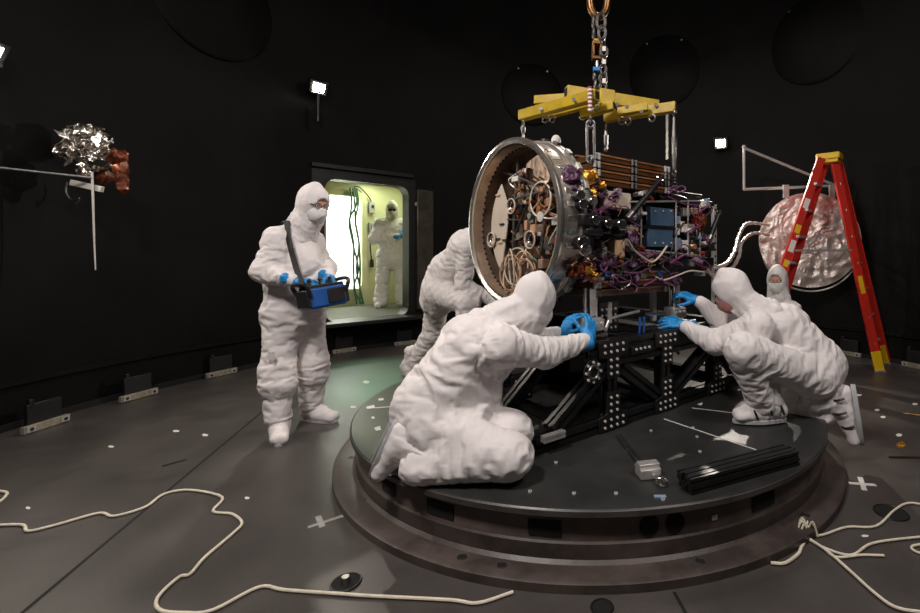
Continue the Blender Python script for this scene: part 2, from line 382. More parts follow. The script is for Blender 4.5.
# round port covers on the wall
def wall_hit(x):
    """distance of the curved wall along pixel column x"""
    k_ = (x - PX) / F; A = 1 + k_ * k_; B = -2 * (k_ * TC.x + TC.y); Cc = TC.x ** 2 + TC.y ** 2 - RW ** 2
    return (-B + math.sqrt(B * B - 4 * A * Cc)) / (2 * A)
def wall_at(x, y, inset=0.0):
    p = at(x, y, wall_hit(x)); n = V((TC.x - p.x, TC.y - p.y, 0)).normalized(); return p + n * inset, n
for (x, y, r, lb) in ((532, 95, .50, 'round black port cover on the wall behind the yellow beam left end'), (664, 72, .58, 'round black port cover on the wall right of the lifting chain'),
                      (816, 38, .62, 'round black port cover on the wall above the ladder'), (214, 0, .62, 'round black port cover high on the left wall')):
    p, n = wall_at(x, y)
    t = thing('port_cover', p + n * 0 - V((0, 0, r)), lb, 'port cover')
    m = MB(); m.lathe([(.001, .05), (r - .03, .05), (r, .03), (r, -.03), (.001, -.03)], p, n, 56); obj('cover', m, 'wall', t)
    ux, uy, _ = frame(n)
    for a in ((.9, 2.2) if y < 60 else (1.0, 2.1)):
        m = MB(); c = p + (ux * math.cos(a) + uy * math.sin(a)) * (r - .05) + n * .05; m.cyl(c, c + n * .03, .018, .018, 8); obj('clip', m, 'steel', t)

# wall-foot brackets
bk = [(46, 424, 'leftmost tan bracket on the floor against the black wall'), (139, 395, 'tan floor bracket at the wall, second from the left'), (219, 372.5, 'tan floor bracket at the wall just left of the standing person'),
      (343, 350, 'floor bracket under the doorway sill'), (405, 343, 'floor bracket at the wall behind the bending person'), (851, 353, 'floor bracket at the wall left of the ladder foot'), (916, 366, 'floor bracket at the wall right of the ladder foot')]
for i, (x, y, lb) in enumerate(bk):
    p = on(x, y, .03); p.z = 0; n = (TC - p); rr_ = min(n.length, RW - .06); n.normalize(); p = TC - n * rr_; tt = V((n.y, -n.x, 0)); R_ = Matrix((tt, n, V((0, 0, 1)))).transposed()
    t = thing('floor_bracket', p, lb, 'bracket')
    m = MB(); m.box(p + V((0, 0, .03)), (.30, .035, .055), R_); obj('plate', m, 'brick', t, bevel=.004)
    m = MB(); m.box(p - n * .022 + V((0, 0, .13)), (.22, .03, .15), R_).box(p - n * .022 + tt * .08 + V((0, 0, .20)), (.03, .03, .08), R_); obj('clamp', m, 'blackplate', t, bevel=.004)
    for q in (-.11, .11):
        m = MB(); m.box(p + tt * q + n * .02 + V((0, 0, .033)), (.055, .012, .042), R_); pd = obj('pad', m, 'greytape', t)
        m = MB(); m.cyl(p + tt * q + n * .026 + V((0, 0, .033)), p + tt * q + n * .031 + V((0, 0, .033)), .012, .012, 10); obj('bolt', m, 'blackplate', pd)

# small studs on the wall
for (x, y, lb) in ((28, 110, 0), (105, 105, 0), (60, 330, 0), (22, 270, 0)):
    pass

# ------------------------------------------------------------------ turntable
t = thing('turntable', TC, 'large round dark steel turntable in the middle of the floor', 'turntable')
R1, R2 = 1.57, 1.665
m = MB(); m.lathe([(1.20, 0), (R2, 0), (R2, .036), (R2 - .012, .042), (1.56, .042), (1.545, .055), (1.545, .118), (1.538, .126), (1.20, .126)], TC, (0, 0, 1), 128)
fl = obj('base_ring', m, 'flange', t)
m = MB(); m.lathe([(1.20, .12), (1.533, .12), (1.533, .24), (1.20, .24)], TC, (0, 0, 1), 128); rc = obj('ring_wall', m, 'recess', t)
m = MB(); m.lathe([(.001, .236), (R1 - .004, .236), (R1, .240), (R1, DZ - .005), (R1 - .005, DZ), (.001, DZ)], TC, (0, 0, 1), 160); dk = obj('table_disk', m, 'disk', t)
m = MB(); m.lathe([(R1 + .0005, .241), (R1 + .003, .243), (R1 + .003, DZ - .006), (R1 + .0005, DZ - .004)], TC, (0, 0, 1), 160); obj('rim_band', m, 'disk_edge', t)
def polar(r, a, z): return TC + V((math.cos(a) * r, math.sin(a) * r, z))
def ang_of(x, y, z):
    p = on(x, y, z) - TC; return math.atan2(p.y, p.x)
# openings in the ring wall
for x, y, wd in ((648, 523, .045), (675, 522, .045)):
    a = ang_of(x, y, .18); c = polar(1.534, a, .178); nn = V((math.cos(a), math.sin(a), 0))
    m = MB(); m.cyl(c - nn * .01, c + nn * .004, .042, .042, 24); obj('round_hole', m, 'hole', t)
def slot(a, da_, z0, z1, r=1.535):
    m = MB(); n = 8
    vs = [polar(r, a - da_ + 2 * da_ * i / n, z) for z in (z0, z1) for i in range(n + 1)]
    vs2 = [polar(r + .003, a - da_ + 2 * da_ * i / n, z) for z in (z0, z1) for i in range(n + 1)]
    q = n + 1; fs = [(i, i + 1, q + i + 1, q + i) for i in range(n)]
    m.add(vs2, fs); m.add([vs[0], vs[n], vs[q + n], vs[q]], [(0, 1, 2, 3)])
    return m
for x, y, dd in ((545, 525, .045), (440, 508, .05), (758, 497, .05), (385, 487, .04)):
    obj('slot_hole', slot(ang_of(x, y, .18), dd, .145, .205), 'hole', t)
c0 = polar(1.536, ang_of(716, 519, .17), .172)
m = MB(); nn = (c0 - TC); nn.z = 0; nn.normalize(); m.box(c0, (.028, .004, .022), Matrix((V((nn.y, -nn.x, 0)), nn, V((0, 0, 1)))).transposed()); obj('tape_square', m, 'tape', t)
# holes in the base flange
for x, y in ((462, 557), (502, 565), (368, 499), (805, 515), (822, 472), (700, 561), (351, 457)):
    p = on(x, y, .0425)
    m = MB(); m.cyl(p - V((0, 0, .002)), p + V((0, 0, .0012)), .019, .019, 18); h = obj('bolt_hole', m, 'hole', t)
    m = MB(); m.torus(p + V((0, 0, .001)), (0, 0, 1), .019, .0022, 18, 6); obj('hole_rim', m, 'steel', h)
# bolts on the disk top
for x, y in ((530, 492), (574, 494), (616, 494), (663, 500), (556, 463), (693, 428), (651, 431), (585, 428), (697, 437), (700, 452), (396, 400), (413, 391)):
    p = on(x, y, DZ)
    m = MB(); m.cyl(p, p + V((0, 0, .006)), .0085, .0085, 12); b = obj('bolt', m, 'bolt', t)
    m = MB(); m.cyl(p + V((0, 0, .006)), p + V((0, 0, .0066)), .004, .004, 6); obj('hex_socket', m, 'hole', b)
# flat things lying on disk and floor
def flat(name, pts, z, mt, label, cat, group=None, th=.0015):
    P = [on(x, y, z) for x, y in pts]; m = MB(); n = len(P)
    if sum(P[i].x * P[(i + 1) % n].y - P[(i + 1) % n].x * P[i].y for i in range(n)) < 0: P.reverse()
    m.add([p + V((0, 0, .0004)) for p in P] + [p + V((0, 0, th)) for p in P], [tuple(reversed(range(n))), tuple(range(n, 2 * n))] + [(i, (i + 1) % n, n + (i + 1) % n, n + i) for i in range(n)])
    return tag(obj(name, m, mt), label, cat, group)
def strip(p0, p1, w, z):
    a, b = on(*p0, z), on(*p1, z); d = (b - a).normalized(); x = V((-d.y, d.x, 0)) * w / 2
    return [a + x, a - x, b - x, b + x]
def flatw(name, P, mt, label, cat, group=None, th=.0015, parent=None):
    m = MB(); n = len(P)
    m.add([p + V((0, 0, .0004)) for p in P] + [p + V((0, 0, th)) for p in P], [tuple(reversed(range(n))), tuple(range(n, 2 * n))] + [(i, (i + 1) % n, n + (i + 1) % n, n + i) for i in range(n)])
    if parent: return obj(name, m, mt, parent)
    return tag(obj(name, m, mt), label, cat, group)
t = thing('tape_cross', on(862, 484, 0), 'white tape cross on the floor right of the turntable', 'tape mark')
flatw('tape_strip', strip((848.5, 483), (876, 485.2), .028, 0), 'tape', 0, 0, parent=t); flatw('tape_strip', strip((860, 477.5), (864.5, 490.5), .028, 0), 'tape', 0, 0, parent=t, th=.0026)
t = thing('tape_cross', on(322, 522, 0), 'grey tape cross on the floor left of the turntable', 'tape mark')
flatw('tape_strip', strip((308, 527.5), (343, 516), .022, 0), 'greytape', 0, 0, parent=t); flatw('tape_strip', strip((318, 516.5), (322.5, 527.5), .026, 0), 'greytape', 0, 0, parent=t, th=.0026)
bits = [(111, 446.6, 'white paper scrap on the floor left of the long seam'), (176, 431, 'white paper scrap on the floor near the seam and the standing person'), (205, 435, 'tiny white scrap on the floor beside the seam'), (28, 508, 'pale scrap on the floor above the left cable'),
        (247, 498, 'small pale scrap right of the cable bend'), (877, 410, 'white tape scrap on the floor behind the hanging overshoe'), (899, 435, 'white tape scrap left of the orange scrap'), (883, 417, 'tiny white scrap on the floor at right'),
        (366, 382, 'white scrap on the green lit floor near the doorway'), (353, 407, 'white scrap on the green lit floor by the standing person'), (858, 395, 'white scrap on the floor behind the crouching person'), (865, 536, 'small scrap by the right cables'), (915, 404, 'white scrap at the right edge of the floor')]
for x, y, lb in bits:
    w = 2.6 + rnd.random() * 1.6; hgt = 1.0 + rnd.random() * .6
    flat('paper_scrap', [(x - w, y), (x - w * .3, y - hgt), (x + w, y - hgt * .4), (x + w * .7, y + hgt), (x - w * .5, y + hgt)], 0, 'tape', lb, 'scrap')
flat('paper_scrap', [(896, 444), (902, 441), (906, 445), (903, 448), (897, 447)], 0, 'gold', 'orange film scrap on the floor at right', 'scrap')
for p0, p1, lb in (((162, 465.5), (186, 459), 'dark thin strip lying on the floor left of the seam'), ((889, 457), (922, 457.5), 'dark thin strip lying on the floor at the right edge'), ((903, 413), (925, 416), 'dark thin rod on the floor at far right')):
    m = MB(); m.tube([on(*p0, .006), on(*p1, .006)], .006, 6); tag(obj('strip', m, 'brass' if p0[0] > 880 else 'blackplastic'), lb, 'strip')
for P, lb in (((( 366, 407), (374, 405), (375, 408), (367, 409)), 'white scrap on the turntable edge near the kneeling person'), (((374, 428), (380, 426), (381, 430), (376, 431)), 'white scrap on the turntable beside the kneeling shoes'),
              (((371, 417), (374, 416.5), (375, 418.5), (372, 419)), 'tiny scrap on the turntable left edge'), (((378, 399), (383, 398), (384, 400), (379, 400.8)), 'pale scrap on the turntable back left edge')):
    flat('paper_scrap', P, DZ, 'tape', lb, 'scrap')
flatw('tape_strip', strip((375, 408), (394, 406.5), .012, DZ), 'tape', 'narrow white tape strip on the turntable left edge', 'tape mark')
# floor holes
for x, y, a, b, lb in ((346, 583, .055, .055, 'round black floor socket in front of the turntable'), (891, 513, .075, .05, 'black oval hole in the floor at right'), (602, 608, .04, .04, 'small black floor socket under the turntable front')):
    p = on(x, y, 0); t = thing('floor_socket', p, lb, 'floor socket')
    m = MB(); m.lathe([(.001, 0), (a, 0), (a, .003), (.001, .003)], p, (0, 0, 1), 28); obj('socket', m, 'hole', t)
    m = MB(); m.torus(p + V((0, 0, .003)), (0, 0, 1), a, .004, 28, 6); obj('socket_rim', m, 'blackplate', t)
    if x < 400:
        m = MB(); m.cyl(p + V((.0, -.005, .003)), p + V((0, -.005, .03)), .018, .015, 12); obj('plug', m, 'steel', t)

# ------------------------------------------------------------------ loose cables
def cable(pts, z, r, label, mt='cable', wob=.0):
    P = [on(x, y, z) for x, y in pts]
    P = [p + V((0, 0, rnd.random() * wob)) for p in P]
    m = MB(); m.tube(P, r, 8, 5); return tag(obj('cable', m, mt), label, 'cable')
cable([(-30, 526), (0, 525), (23, 525), (28.5, 531), (57, 524.5), (99, 513), (114, 516), (145, 507), (164, 494), (190, 490), (222, 497), (213, 511), (232, 514), (242, 523), (232, 534), (205, 557), (190, 574), (179, 577), (158, 597), (160, 610), (185, 613), (213, 610), (259, 587), (285, 590), (342, 594), (371, 596), (450, 600), (478, 603), (513, 592)], .008, .0065, 'long cream cable winding over the floor at left and below the turntable')
cable([(-14, 490), (0, 491), (7, 493), (4, 498), (-3, 503), (-14, 504)], .008, .007, 'short cream cable loop at the left edge of the floor')
cable([(806, 535), (822, 535), (847, 527), (876, 526), (894.5, 510), (909, 503), (930, 506)], .008, .0055, 'cream cable curving up past the oval floor hole')
cable([(807, 537), (825, 548), (851, 555), (869, 544.5), (891, 540), (930, 536)], .010, .0055, 'cream cable running level to the right edge')
cable([(806, 538), (822, 547), (836, 557), (862, 555), (884, 555.5)], .009, .0055, 'short cream cable ending near the right tape cross')
cable([(808, 538), (826, 550), (847, 568), (876, 594), (898, 608), (930, 613)], .012, .006, 'cream cable running down to the lower right corner')
cable([(806, 539), (801, 548), (798, 554), (785, 563), (771, 563)], .009, .007, 'short cream cable bent back along the turntable base')
cable([(930, 543), (920, 544.5), (913, 546), (912, 549), (920, 553), (930, 553)], .008, .0055, 'small cream cable loop at the right edge')
c = on(807, 536, .0)
for i in range(9):
    a = rnd.random() * 6.28; e = c + V((math.cos(a) * .05, math.sin(a) * .035, .01)); mid = c + V((math.cos(a) * .025, math.sin(a) * .02, .05 + rnd.random() * .03))
    m = MB(); m.tube([c + V((rnd.uniform(-.01, .01), rnd.uniform(-.01, .01), .02)), mid, e], .0045, 6, 4)
    tag(obj('cable_end', m, 'cable'), 'frayed cream cable end in the tangle at the turntable base', 'cable', 'cable ends at the turntable base')
# ------------------------------------------------------------------ signed-distance modelling of figures
def _noise(P, seed=0):
    Pi = np.floor(P).astype(np.int64); f = P - Pi; f = f * f * (3 - 2 * f)
    def h(ix, iy, iz):
        n = (ix * 374761393 + iy * 668265263 + iz * 2147483647 + seed * 974711) & 0xffffffff
        n = ((n ^ (n >> 13)) * 1274126177) & 0xffffffff
        return ((n ^ (n >> 16)) & 0xffff) / 65535.0
    r = 0
    for dx in (0, 1):
        for dy in (0, 1):
            for dz in (0, 1):
                w = (f[..., 0] if dx else 1 - f[..., 0]) * (f[..., 1] if dy else 1 - f[..., 1]) * (f[..., 2] if dz else 1 - f[..., 2])
                r = r + w * h(Pi[..., 0] + dx, Pi[..., 1] + dy, Pi[..., 2] + dz)
    return r
class SDF:
    """primitives: ('cap', a, b, ra, rb, k, (amp, freq, phase)), ('ell', c, (rx, ry, rz), R, k), ('cut', c, radii, R), ('plane', p, n)"""
    def __init__(s): s.p = []; s.fold = 0.0; s.fscale = 7.0; s.seed = 1
    def cap(s, a, b, ra, rb=None, k=.04, fold=None): s.p.append(('cap', np.array(a, float), np.array(b, float), ra, ra if rb is None else rb, k, fold)); return s
    def ell(s, c, r, R=None, k=.03): s.p.append(('ell', np.array(c, float), np.array(r, float), np.eye(3) if R is None else np.array(R, float), k)); return s
    def cut(s, c, r, R=None, k=.012): s.p.append(('cut', np.array(c, float), np.array(r, float), np.eye(3) if R is None else np.array(R, float), k)); return s
    def plane(s, p, n, k=.01): s.p.append(('plane', np.array(p, float), np.array(V(n).normalized(), float), k)); return s
    def mesh(s, h):
        f, lo = s.field(h)
        return surfnet(f, lo, h)
    def field(s, h, shrink=0.0, bounds=None):
        lo = np.full(3, 1e9); hi = -lo
        for q in s.p:
            if q[0] == 'cap': r = max(q[3], q[4]) + .03; pts = (q[1], q[2])
            elif q[0] == 'ell': r = max(q[2]) + .03; pts = (q[1],)
            else: continue
            for p in pts: lo = np.minimum(lo, p - r); hi = np.maximum(hi, p + r)
        if bounds is not None: lo, hi = bounds
        n = np.ceil((hi - lo) / h).astype(int) + 1
        f = np.full(n, 1.0)
        ax = [lo[i] + h * np.arange(n[i]) for i in range(3)]
        for q in s.p:
            if q[0] == 'plane':
                G = np.stack(np.meshgrid(*ax, indexing='ij'), -1); d = ((G - q[1]) @ q[2]); hh = np.maximum(q[3] - np.abs(f - d), 0) / q[3]
                f = np.maximum(f, d) + hh * hh * q[3] / 4; continue
            if q[0] == 'cap': m = max(q[3], q[4]) + q[5] + .05; a0 = np.minimum(q[1], q[2]) - m; a1 = np.maximum(q[1], q[2]) + m
            else: m = max(q[2]) + .06; a0 = q[1] - m; a1 = q[1] + m
            i0 = np.maximum(0, np.floor((a0 - lo) / h).astype(int)); i1 = np.minimum(n, np.ceil((a1 - lo) / h).astype(int) + 1)
            if (i1 <= i0).any(): continue
            sl = tuple(slice(i0[i], i1[i]) for i in range(3))
            G = np.stack(np.meshgrid(*[ax[i][sl[i]] for i in range(3)], indexing='ij'), -1)
            g = f[sl]
            if q[0] == 'cap':
                _, a, b, ra, rb, k, fold = q
                ab = b - a; L = max(np.linalg.norm(ab), 1e-6); pa = G - a
                t = np.clip((pa @ ab) / (L * L), 0, 1); cl = pa - t[..., None] * ab
                d = np.sqrt((cl ** 2).sum(-1)) - (ra + (rb - ra) * t) * (1 - shrink)
                if fold and not shrink:
                    x, y, _d = frame(V(ab)); ang = np.arctan2(pa @ np.array(y), pa @ np.array(x))
                    amp, fr, ph = fold
                    w = np.clip(np.minimum(t, 1 - t) * 6 + .25, 0, 1)
                    mk = np.abs(d) < .05; tm = t[mk]; am = ang[mk]
                    Cc = np.stack([tm * L * fr, np.cos(am) * 1.15, np.sin(am) * 1.15], -1) + ph * 7.3 + 50
                    Cc[:, 0] += 2.0 * _noise(Cc * .8 + 31, 4) + .5 * np.sin(am + ph)
                    r1 = (1 - 2 * np.abs(_noise(Cc, 8) - .5)) ** 2.2; r2 = (1 - 2 * np.abs(_noise(Cc * 2.1 + 9, 12) - .5)) ** 2
                    d[mk] -= amp * ((r1 - .35) + .5 * (r2 - .35)) * (.45 + .55 * np.minimum(1, 3.2 * (tm - .5) ** 2 + .25)) * 1.5
                hh = np.maximum(k - np.abs(g - d), 0) / k
                f[sl] = np.minimum(g, d) - hh * hh * k / 4
            else:
                Q = (G - q[1]) @ q[3]; k = q[4]
                k0 = np.sqrt(((Q / q[2]) ** 2).sum(-1)); k1 = np.sqrt(((Q / q[2] ** 2) ** 2).sum(-1)) + 1e-9
                d = k0 * (k0 - 1) / k1
                if q[0] == 'ell':
                    hh = np.maximum(k - np.abs(g - d), 0) / k; f[sl] = np.minimum(g, d) - hh * hh * k / 4
                else:
                    d = -d; hh = np.maximum(k - np.abs(g - d), 0) / k; f[sl] = np.maximum(g, d) + hh * hh * k / 4
        if s.fold:
            idx = np.argwhere(np.abs(f) < s.fold * 3 + 2 * h)
            P = lo + idx * h
            wv = np.stack([_noise(P * 3.1, 5 + s.seed), _noise(P * 3.1 + 7, 6 + s.seed), _noise(P * 3.1 + 13, 7 + s.seed)], -1)
            Q = P * np.array([s.fscale, s.fscale, s.fscale * .8]) + wv * 2.6
            r1 = 1 - 2 * np.abs(_noise(Q, s.seed) - .5); r2 = 1 - 2 * np.abs(_noise(Q * 2.1 + 3, s.seed + 2) - .5)
            f[tuple(idx.T)] -= s.fold * ((r1 ** 2 - .45) + .45 * (r2 ** 2 - .45))
        return f, lo
def surfnet(f, lo, h):
    sg = f < 0; n = np.array(f.shape)
    O = [(i, j, k) for i in (0, 1) for j in (0, 1) for k in (0, 1)]
    def sh(a, o): return a[o[0]:n[0] - 1 + o[0], o[1]:n[1] - 1 + o[1], o[2]:n[2] - 1 + o[2]]
    cnt = sum(sh(sg, o).astype(np.int8) for o in O)
    mask = (cnt > 0) & (cnt < 8)
    C = np.argwhere(mask); idx = np.full(mask.shape, -1, dtype=np.int64); idx[mask] = np.arange(len(C))
    acc = np.zeros((len(C), 3)); num = np.zeros(len(C))
    for a in O:
        for ax_ in range(3):
            if a[ax_]: continue
            b = list(a); b[ax_] = 1
            fa = f[C[:, 0] + a[0], C[:, 1] + a[1], C[:, 2] + a[2]]; fb = f[C[:, 0] + b[0], C[:, 1] + b[1], C[:, 2] + b[2]]
            cr = (fa < 0) != (fb < 0); t = np.where(cr, fa / np.where(fa == fb, 1, fa - fb), 0)
            p = np.array(a, float)[None] + t[:, None] * (np.array(b) - np.array(a))[None]
            acc[cr] += p[cr]; num[cr] += 1
    Vs = lo + h * (C + acc / num[:, None])
    faces = []
    for ax_ in range(3):
        u, v = (ax_ + 1) % 3, (ax_ + 2) % 3
        s0 = [slice(None)] * 3; s1 = [slice(None)] * 3
        s0[ax_] = slice(0, -1); s1[ax_] = slice(1, None)
        A = sg[tuple(s0)]; B = sg[tuple(s1)]
        E = np.argwhere(A != B)
        E = E[(E[:, u] > 0) & (E[:, v] > 0) & (E[:, u] < n[u] - 1) & (E[:, v] < n[v] - 1)]
        fl = A[tuple(E.T)]
        def q(du, dv):
            c = E.copy(); c[:, u] += du; c[:, v] += dv; return idx[tuple(c.T)]
        Q = np.stack([q(-1, -1), q(0, -1), q(0, 0), q(-1, 0)], 1)
        Q[~fl] = Q[~fl][:, ::-1]
        faces.append(Q)
    Fc = np.concatenate(faces); Fc = Fc[(Fc >= 0).all(1)]
    return Vs, Fc
def sobj(name, sdf, h, m, parent, label=None):
    vs, fs = sdf.mesh(h)
    return obj(name, (vs, fs), m, parent, fin=False, label=label)
def basis(fw, up):
    """columns: forward, left, up"""
    fw = V(fw).normalized(); up = V(up); up = (up - fw * up.dot(fw)).normalized(); lf = up.cross(fw)
    return Matrix((fw, lf, up)).transposed()

def make_hand(root, W, d, back, left, curl=.5, spread=.12, h=.0042, thumb=.5, cuff=.07, sc=1.0):
    """W wrist, d direction of the fingers, back = back of the hand, curl 0..1"""
    X = V(d).normalized(); Z = V(back); Z = (Z - X * Z.dot(X)).normalized(); Y = Z.cross(X) * (-1 if left else 1)
    def L(x, y, z): return V(W) + (X * x + Y * y + Z * z) * sc
    s = SDF()
    kn = [(.088, .030), (.094, .010), (.090, -.011), (.080, -.031)]
    for x, y in kn: s.cap(L(.012, y * .72, 0), L(x, y, .002), .0155 * sc, .0125 * sc, k=.014)
    s.cap(L(-cuff, 0, 0), L(.008, 0, 0), .037 * sc, .030 * sc, k=.02, fold=(.004, 38, .4))
    s.cap(L(.02, .02, -.006), L(.055, .028, -.006), .017 * sc, .015 * sc, k=.015)
    for i, ((x, y), ln) in enumerate(zip(kn, (.074, .084, .078, .062))):
        a = spread * (1.5 - i) * .6; p = L(x, y, .002); c = 0.0; r = .0112
        for j, q in enumerate((.44, .31, .25)):
            c += curl * (.75, .95, .7)[j] * (1 + .06 * i)
            dr = X * math.cos(c) * math.cos(a) + Y * math.sin(a) - Z * math.sin(c)
            p2 = p + dr * ln * q * sc
            s.cap(p, p2, r * sc, (r - .0009) * sc, k=.004); p = p2; r -= .0009
    p = L(.022, .026, -.008); a = V((.60, .74, -.28))
    for j, (ln, r) in enumerate(((.046, .0150), (.036, .0122), (.028, .0108))):
        dr = (X * (a.x + j * .16) + Y * (a.y - thumb * .42 * j) + Z * (a.z - thumb * .22 * j)).normalized()
        p2 = p + dr * ln * sc; s.cap(p, p2, r * sc, (r - .0015) * sc, k=.008); p = p2
    return sobj('glove', s, h, 'glove', root, )

def make_boot(root, A, toe, up, kneeward, h=.008, high=.16, sole=True, straps=False, name='overshoe', sc=1.0):
    """A ankle, toe direction, up of the foot, kneeward = towards the knee"""
    B = basis(toe, up)
    def L(x, y, z): return V(A) + B @ (V((x, y, z)) * sc)
    s = SDF(); s.fold = .006; s.fscale = 16; s.seed = 3
    s.cap(L(-.055, 0, -.055), L(.05, 0, -.058), .050, .048, k=.03)
    s.cap(L(.03, .012, -.062), L(.165, .020, -.068), .042, .034, k=.03); s.cap(L(.03, -.012, -.062), L(.160, -.016, -.068), .042, .034, k=.03)
    s.cap(L(-.01, 0, .0), L(.11, 0, -.052), .055, .036, k=.04)
    kw = V(kneeward).normalized()
    s.cap(L(-.012, 0, -.02), V(A) + kw * high, .058, .072, k=.04, fold=(.010, 16, .7))
    s.plane(L(0, 0, -.100), -V(B.col[2]), k=.006)
    b = sobj(name, s, h, 'hood', root)
    if sole:
        pl = []
        for i in range(20):
            t = 2 * PI * i / 20; c, q = math.cos(t), math.sin(t); w = .046 if c < 0 else .050 - .006 * c
            pl.append(((.052 + .148 * c) * sc, w * q * sc * 1.04))
        m = MB(); m.prism(pl, L(0, 0, -.110), V(B.col[0]), V(B.col[1]), .022 * sc); obj('sole', m, 'sole', b, bevel=.004)
    if straps:
        for x, zc, r in ((.02, -.03, .066), (.09, -.055, .052), (-.045, -.03, .062)):
            m = MB(); P = []
            for i in range(13):
                t = -.25 + (PI + .5) * i / 12; P.append(L(x + .01 * math.sin(t * 2), r * math.cos(t), zc + (r * .95) * math.sin(t) * .92 - .012))
            m.tube(P, .0075, 6); obj('strap', m, 'blackplastic', b)
    return b

def make_head(root, Hc, fw, up, neck, mask='mask', glasses=False, goggles=False, h=.007, showface=True, drape=None, opening=1.0):
    B = basis(fw, up); R = np.array([[B[i][j] for j in range(3)] for i in range(3)])
    def L(x, y, z): return V(Hc) + B @ V((x, y, z))
    s = SDF()
    s.ell(L(-.012, 0, .025), (.095, .076, .098), R).ell(L(.025, 0, -.045), (.066, .060, .072), R)
    s.cap(L(.088, 0, .012), L(.108, 0, -.022), .010, .014, k=.012); s.cap(L(.085, 0, -.058), L(.088, 0, -.066), .016, .014, k=.014)
    s.cap(L(.07, -.02, -.105), L(.07, .02, -.105), .02, k=.02)
    for y in (-1, 1):
        s.cut(L(.098, y * .033, .008), (.016, .020, .013), R); s.cap(L(.080, y * .014, .028), L(.072, y * .048, .026), .012, .010, k=.012)
        s.ell(L(.0, y * .078, -.005), (.02, .012, .03), R)
    s.cap(L(.086, -.02, -.052), L(.086, .02, -.052), .006, k=.006)
    s.cap(L(-.02, 0, -.06), V(neck), .056, .060, k=.03)
    hd = sobj('head', s, .0055, 'skin', root, label=None)
    for y in (-1, 1):
        m = MB(); m.sphere(L(.078, y * .033, .008), .0125, 12); e = obj('eye', m, 'white', hd)
        m = MB(); m.sphere(L(.0885, y * .033, .008), (.003, .006, .006), 10, B); obj('iris', m, 'blackplastic', e)
    # hood
    s = SDF(); s.fold = .0055; s.fscale = 13; s.seed = 11
    s.ell(L(-.014, 0, .030), (.120, .098, .120), R); s.cap(L(-.055, 0, .07), L(-.02, 0, .135), .06, .028, k=.05); s.cap(L(-.03, 0, -.03), L(-.045, 0, -.11), .096, .088, k=.04)
    nk = V(neck); s.cap(L(-.02, 0, -.10), nk, .084, .094, k=.04, fold=(.016, 16, .3))
    if drape: s.cap(nk, V(drape), .094, .118, k=.05, fold=(.014, 14, 1.2))
    s.cut(L(.125, 0, .0), (.075 * opening, .060 * opening, .066 * opening), R, k=.012)
    sobj('hood', s, h, 'hood', root)
    s = SDF(); s.fold = .003; s.fscale = 20
    s.ell(L(.040, 0, -.055), (.074, .074, .082), R); s.cap(L(.098, 0, -.014), L(.104, 0, -.05), .012, .018, k=.04); s.cut(L(.07, 0, .052), (.11, .10, .062), R, k=.01)
    sobj('face_mask', s, .0055, mask, root)
    if glasses or goggles:
        m = MB()
        fr = MB()
        for y in (-1, 1):
            P = [L(.104 - .006 * abs(math.cos(t)), y * .034 + .024 * math.cos(t), .006 + .016 * math.sin(t)) for t in [2 * PI * i / 16 for i in range(16)]]
            fr.tube(P, .0028, 6, closed=True); m.add(P, [tuple(range(16))])
            fr.tube([L(.100, y * .058, .012), L(.04, y * .085, .014)], .003, 6)
        fr.tube([L(.104, -.010, .010), L(.107, 0, .013), L(.104, .010, .010)], .0026, 6)
        g = obj('safety_glasses', fr, 'blackplastic', root)
        if goggles: obj('lens', m, 'lens', g)
    return hd

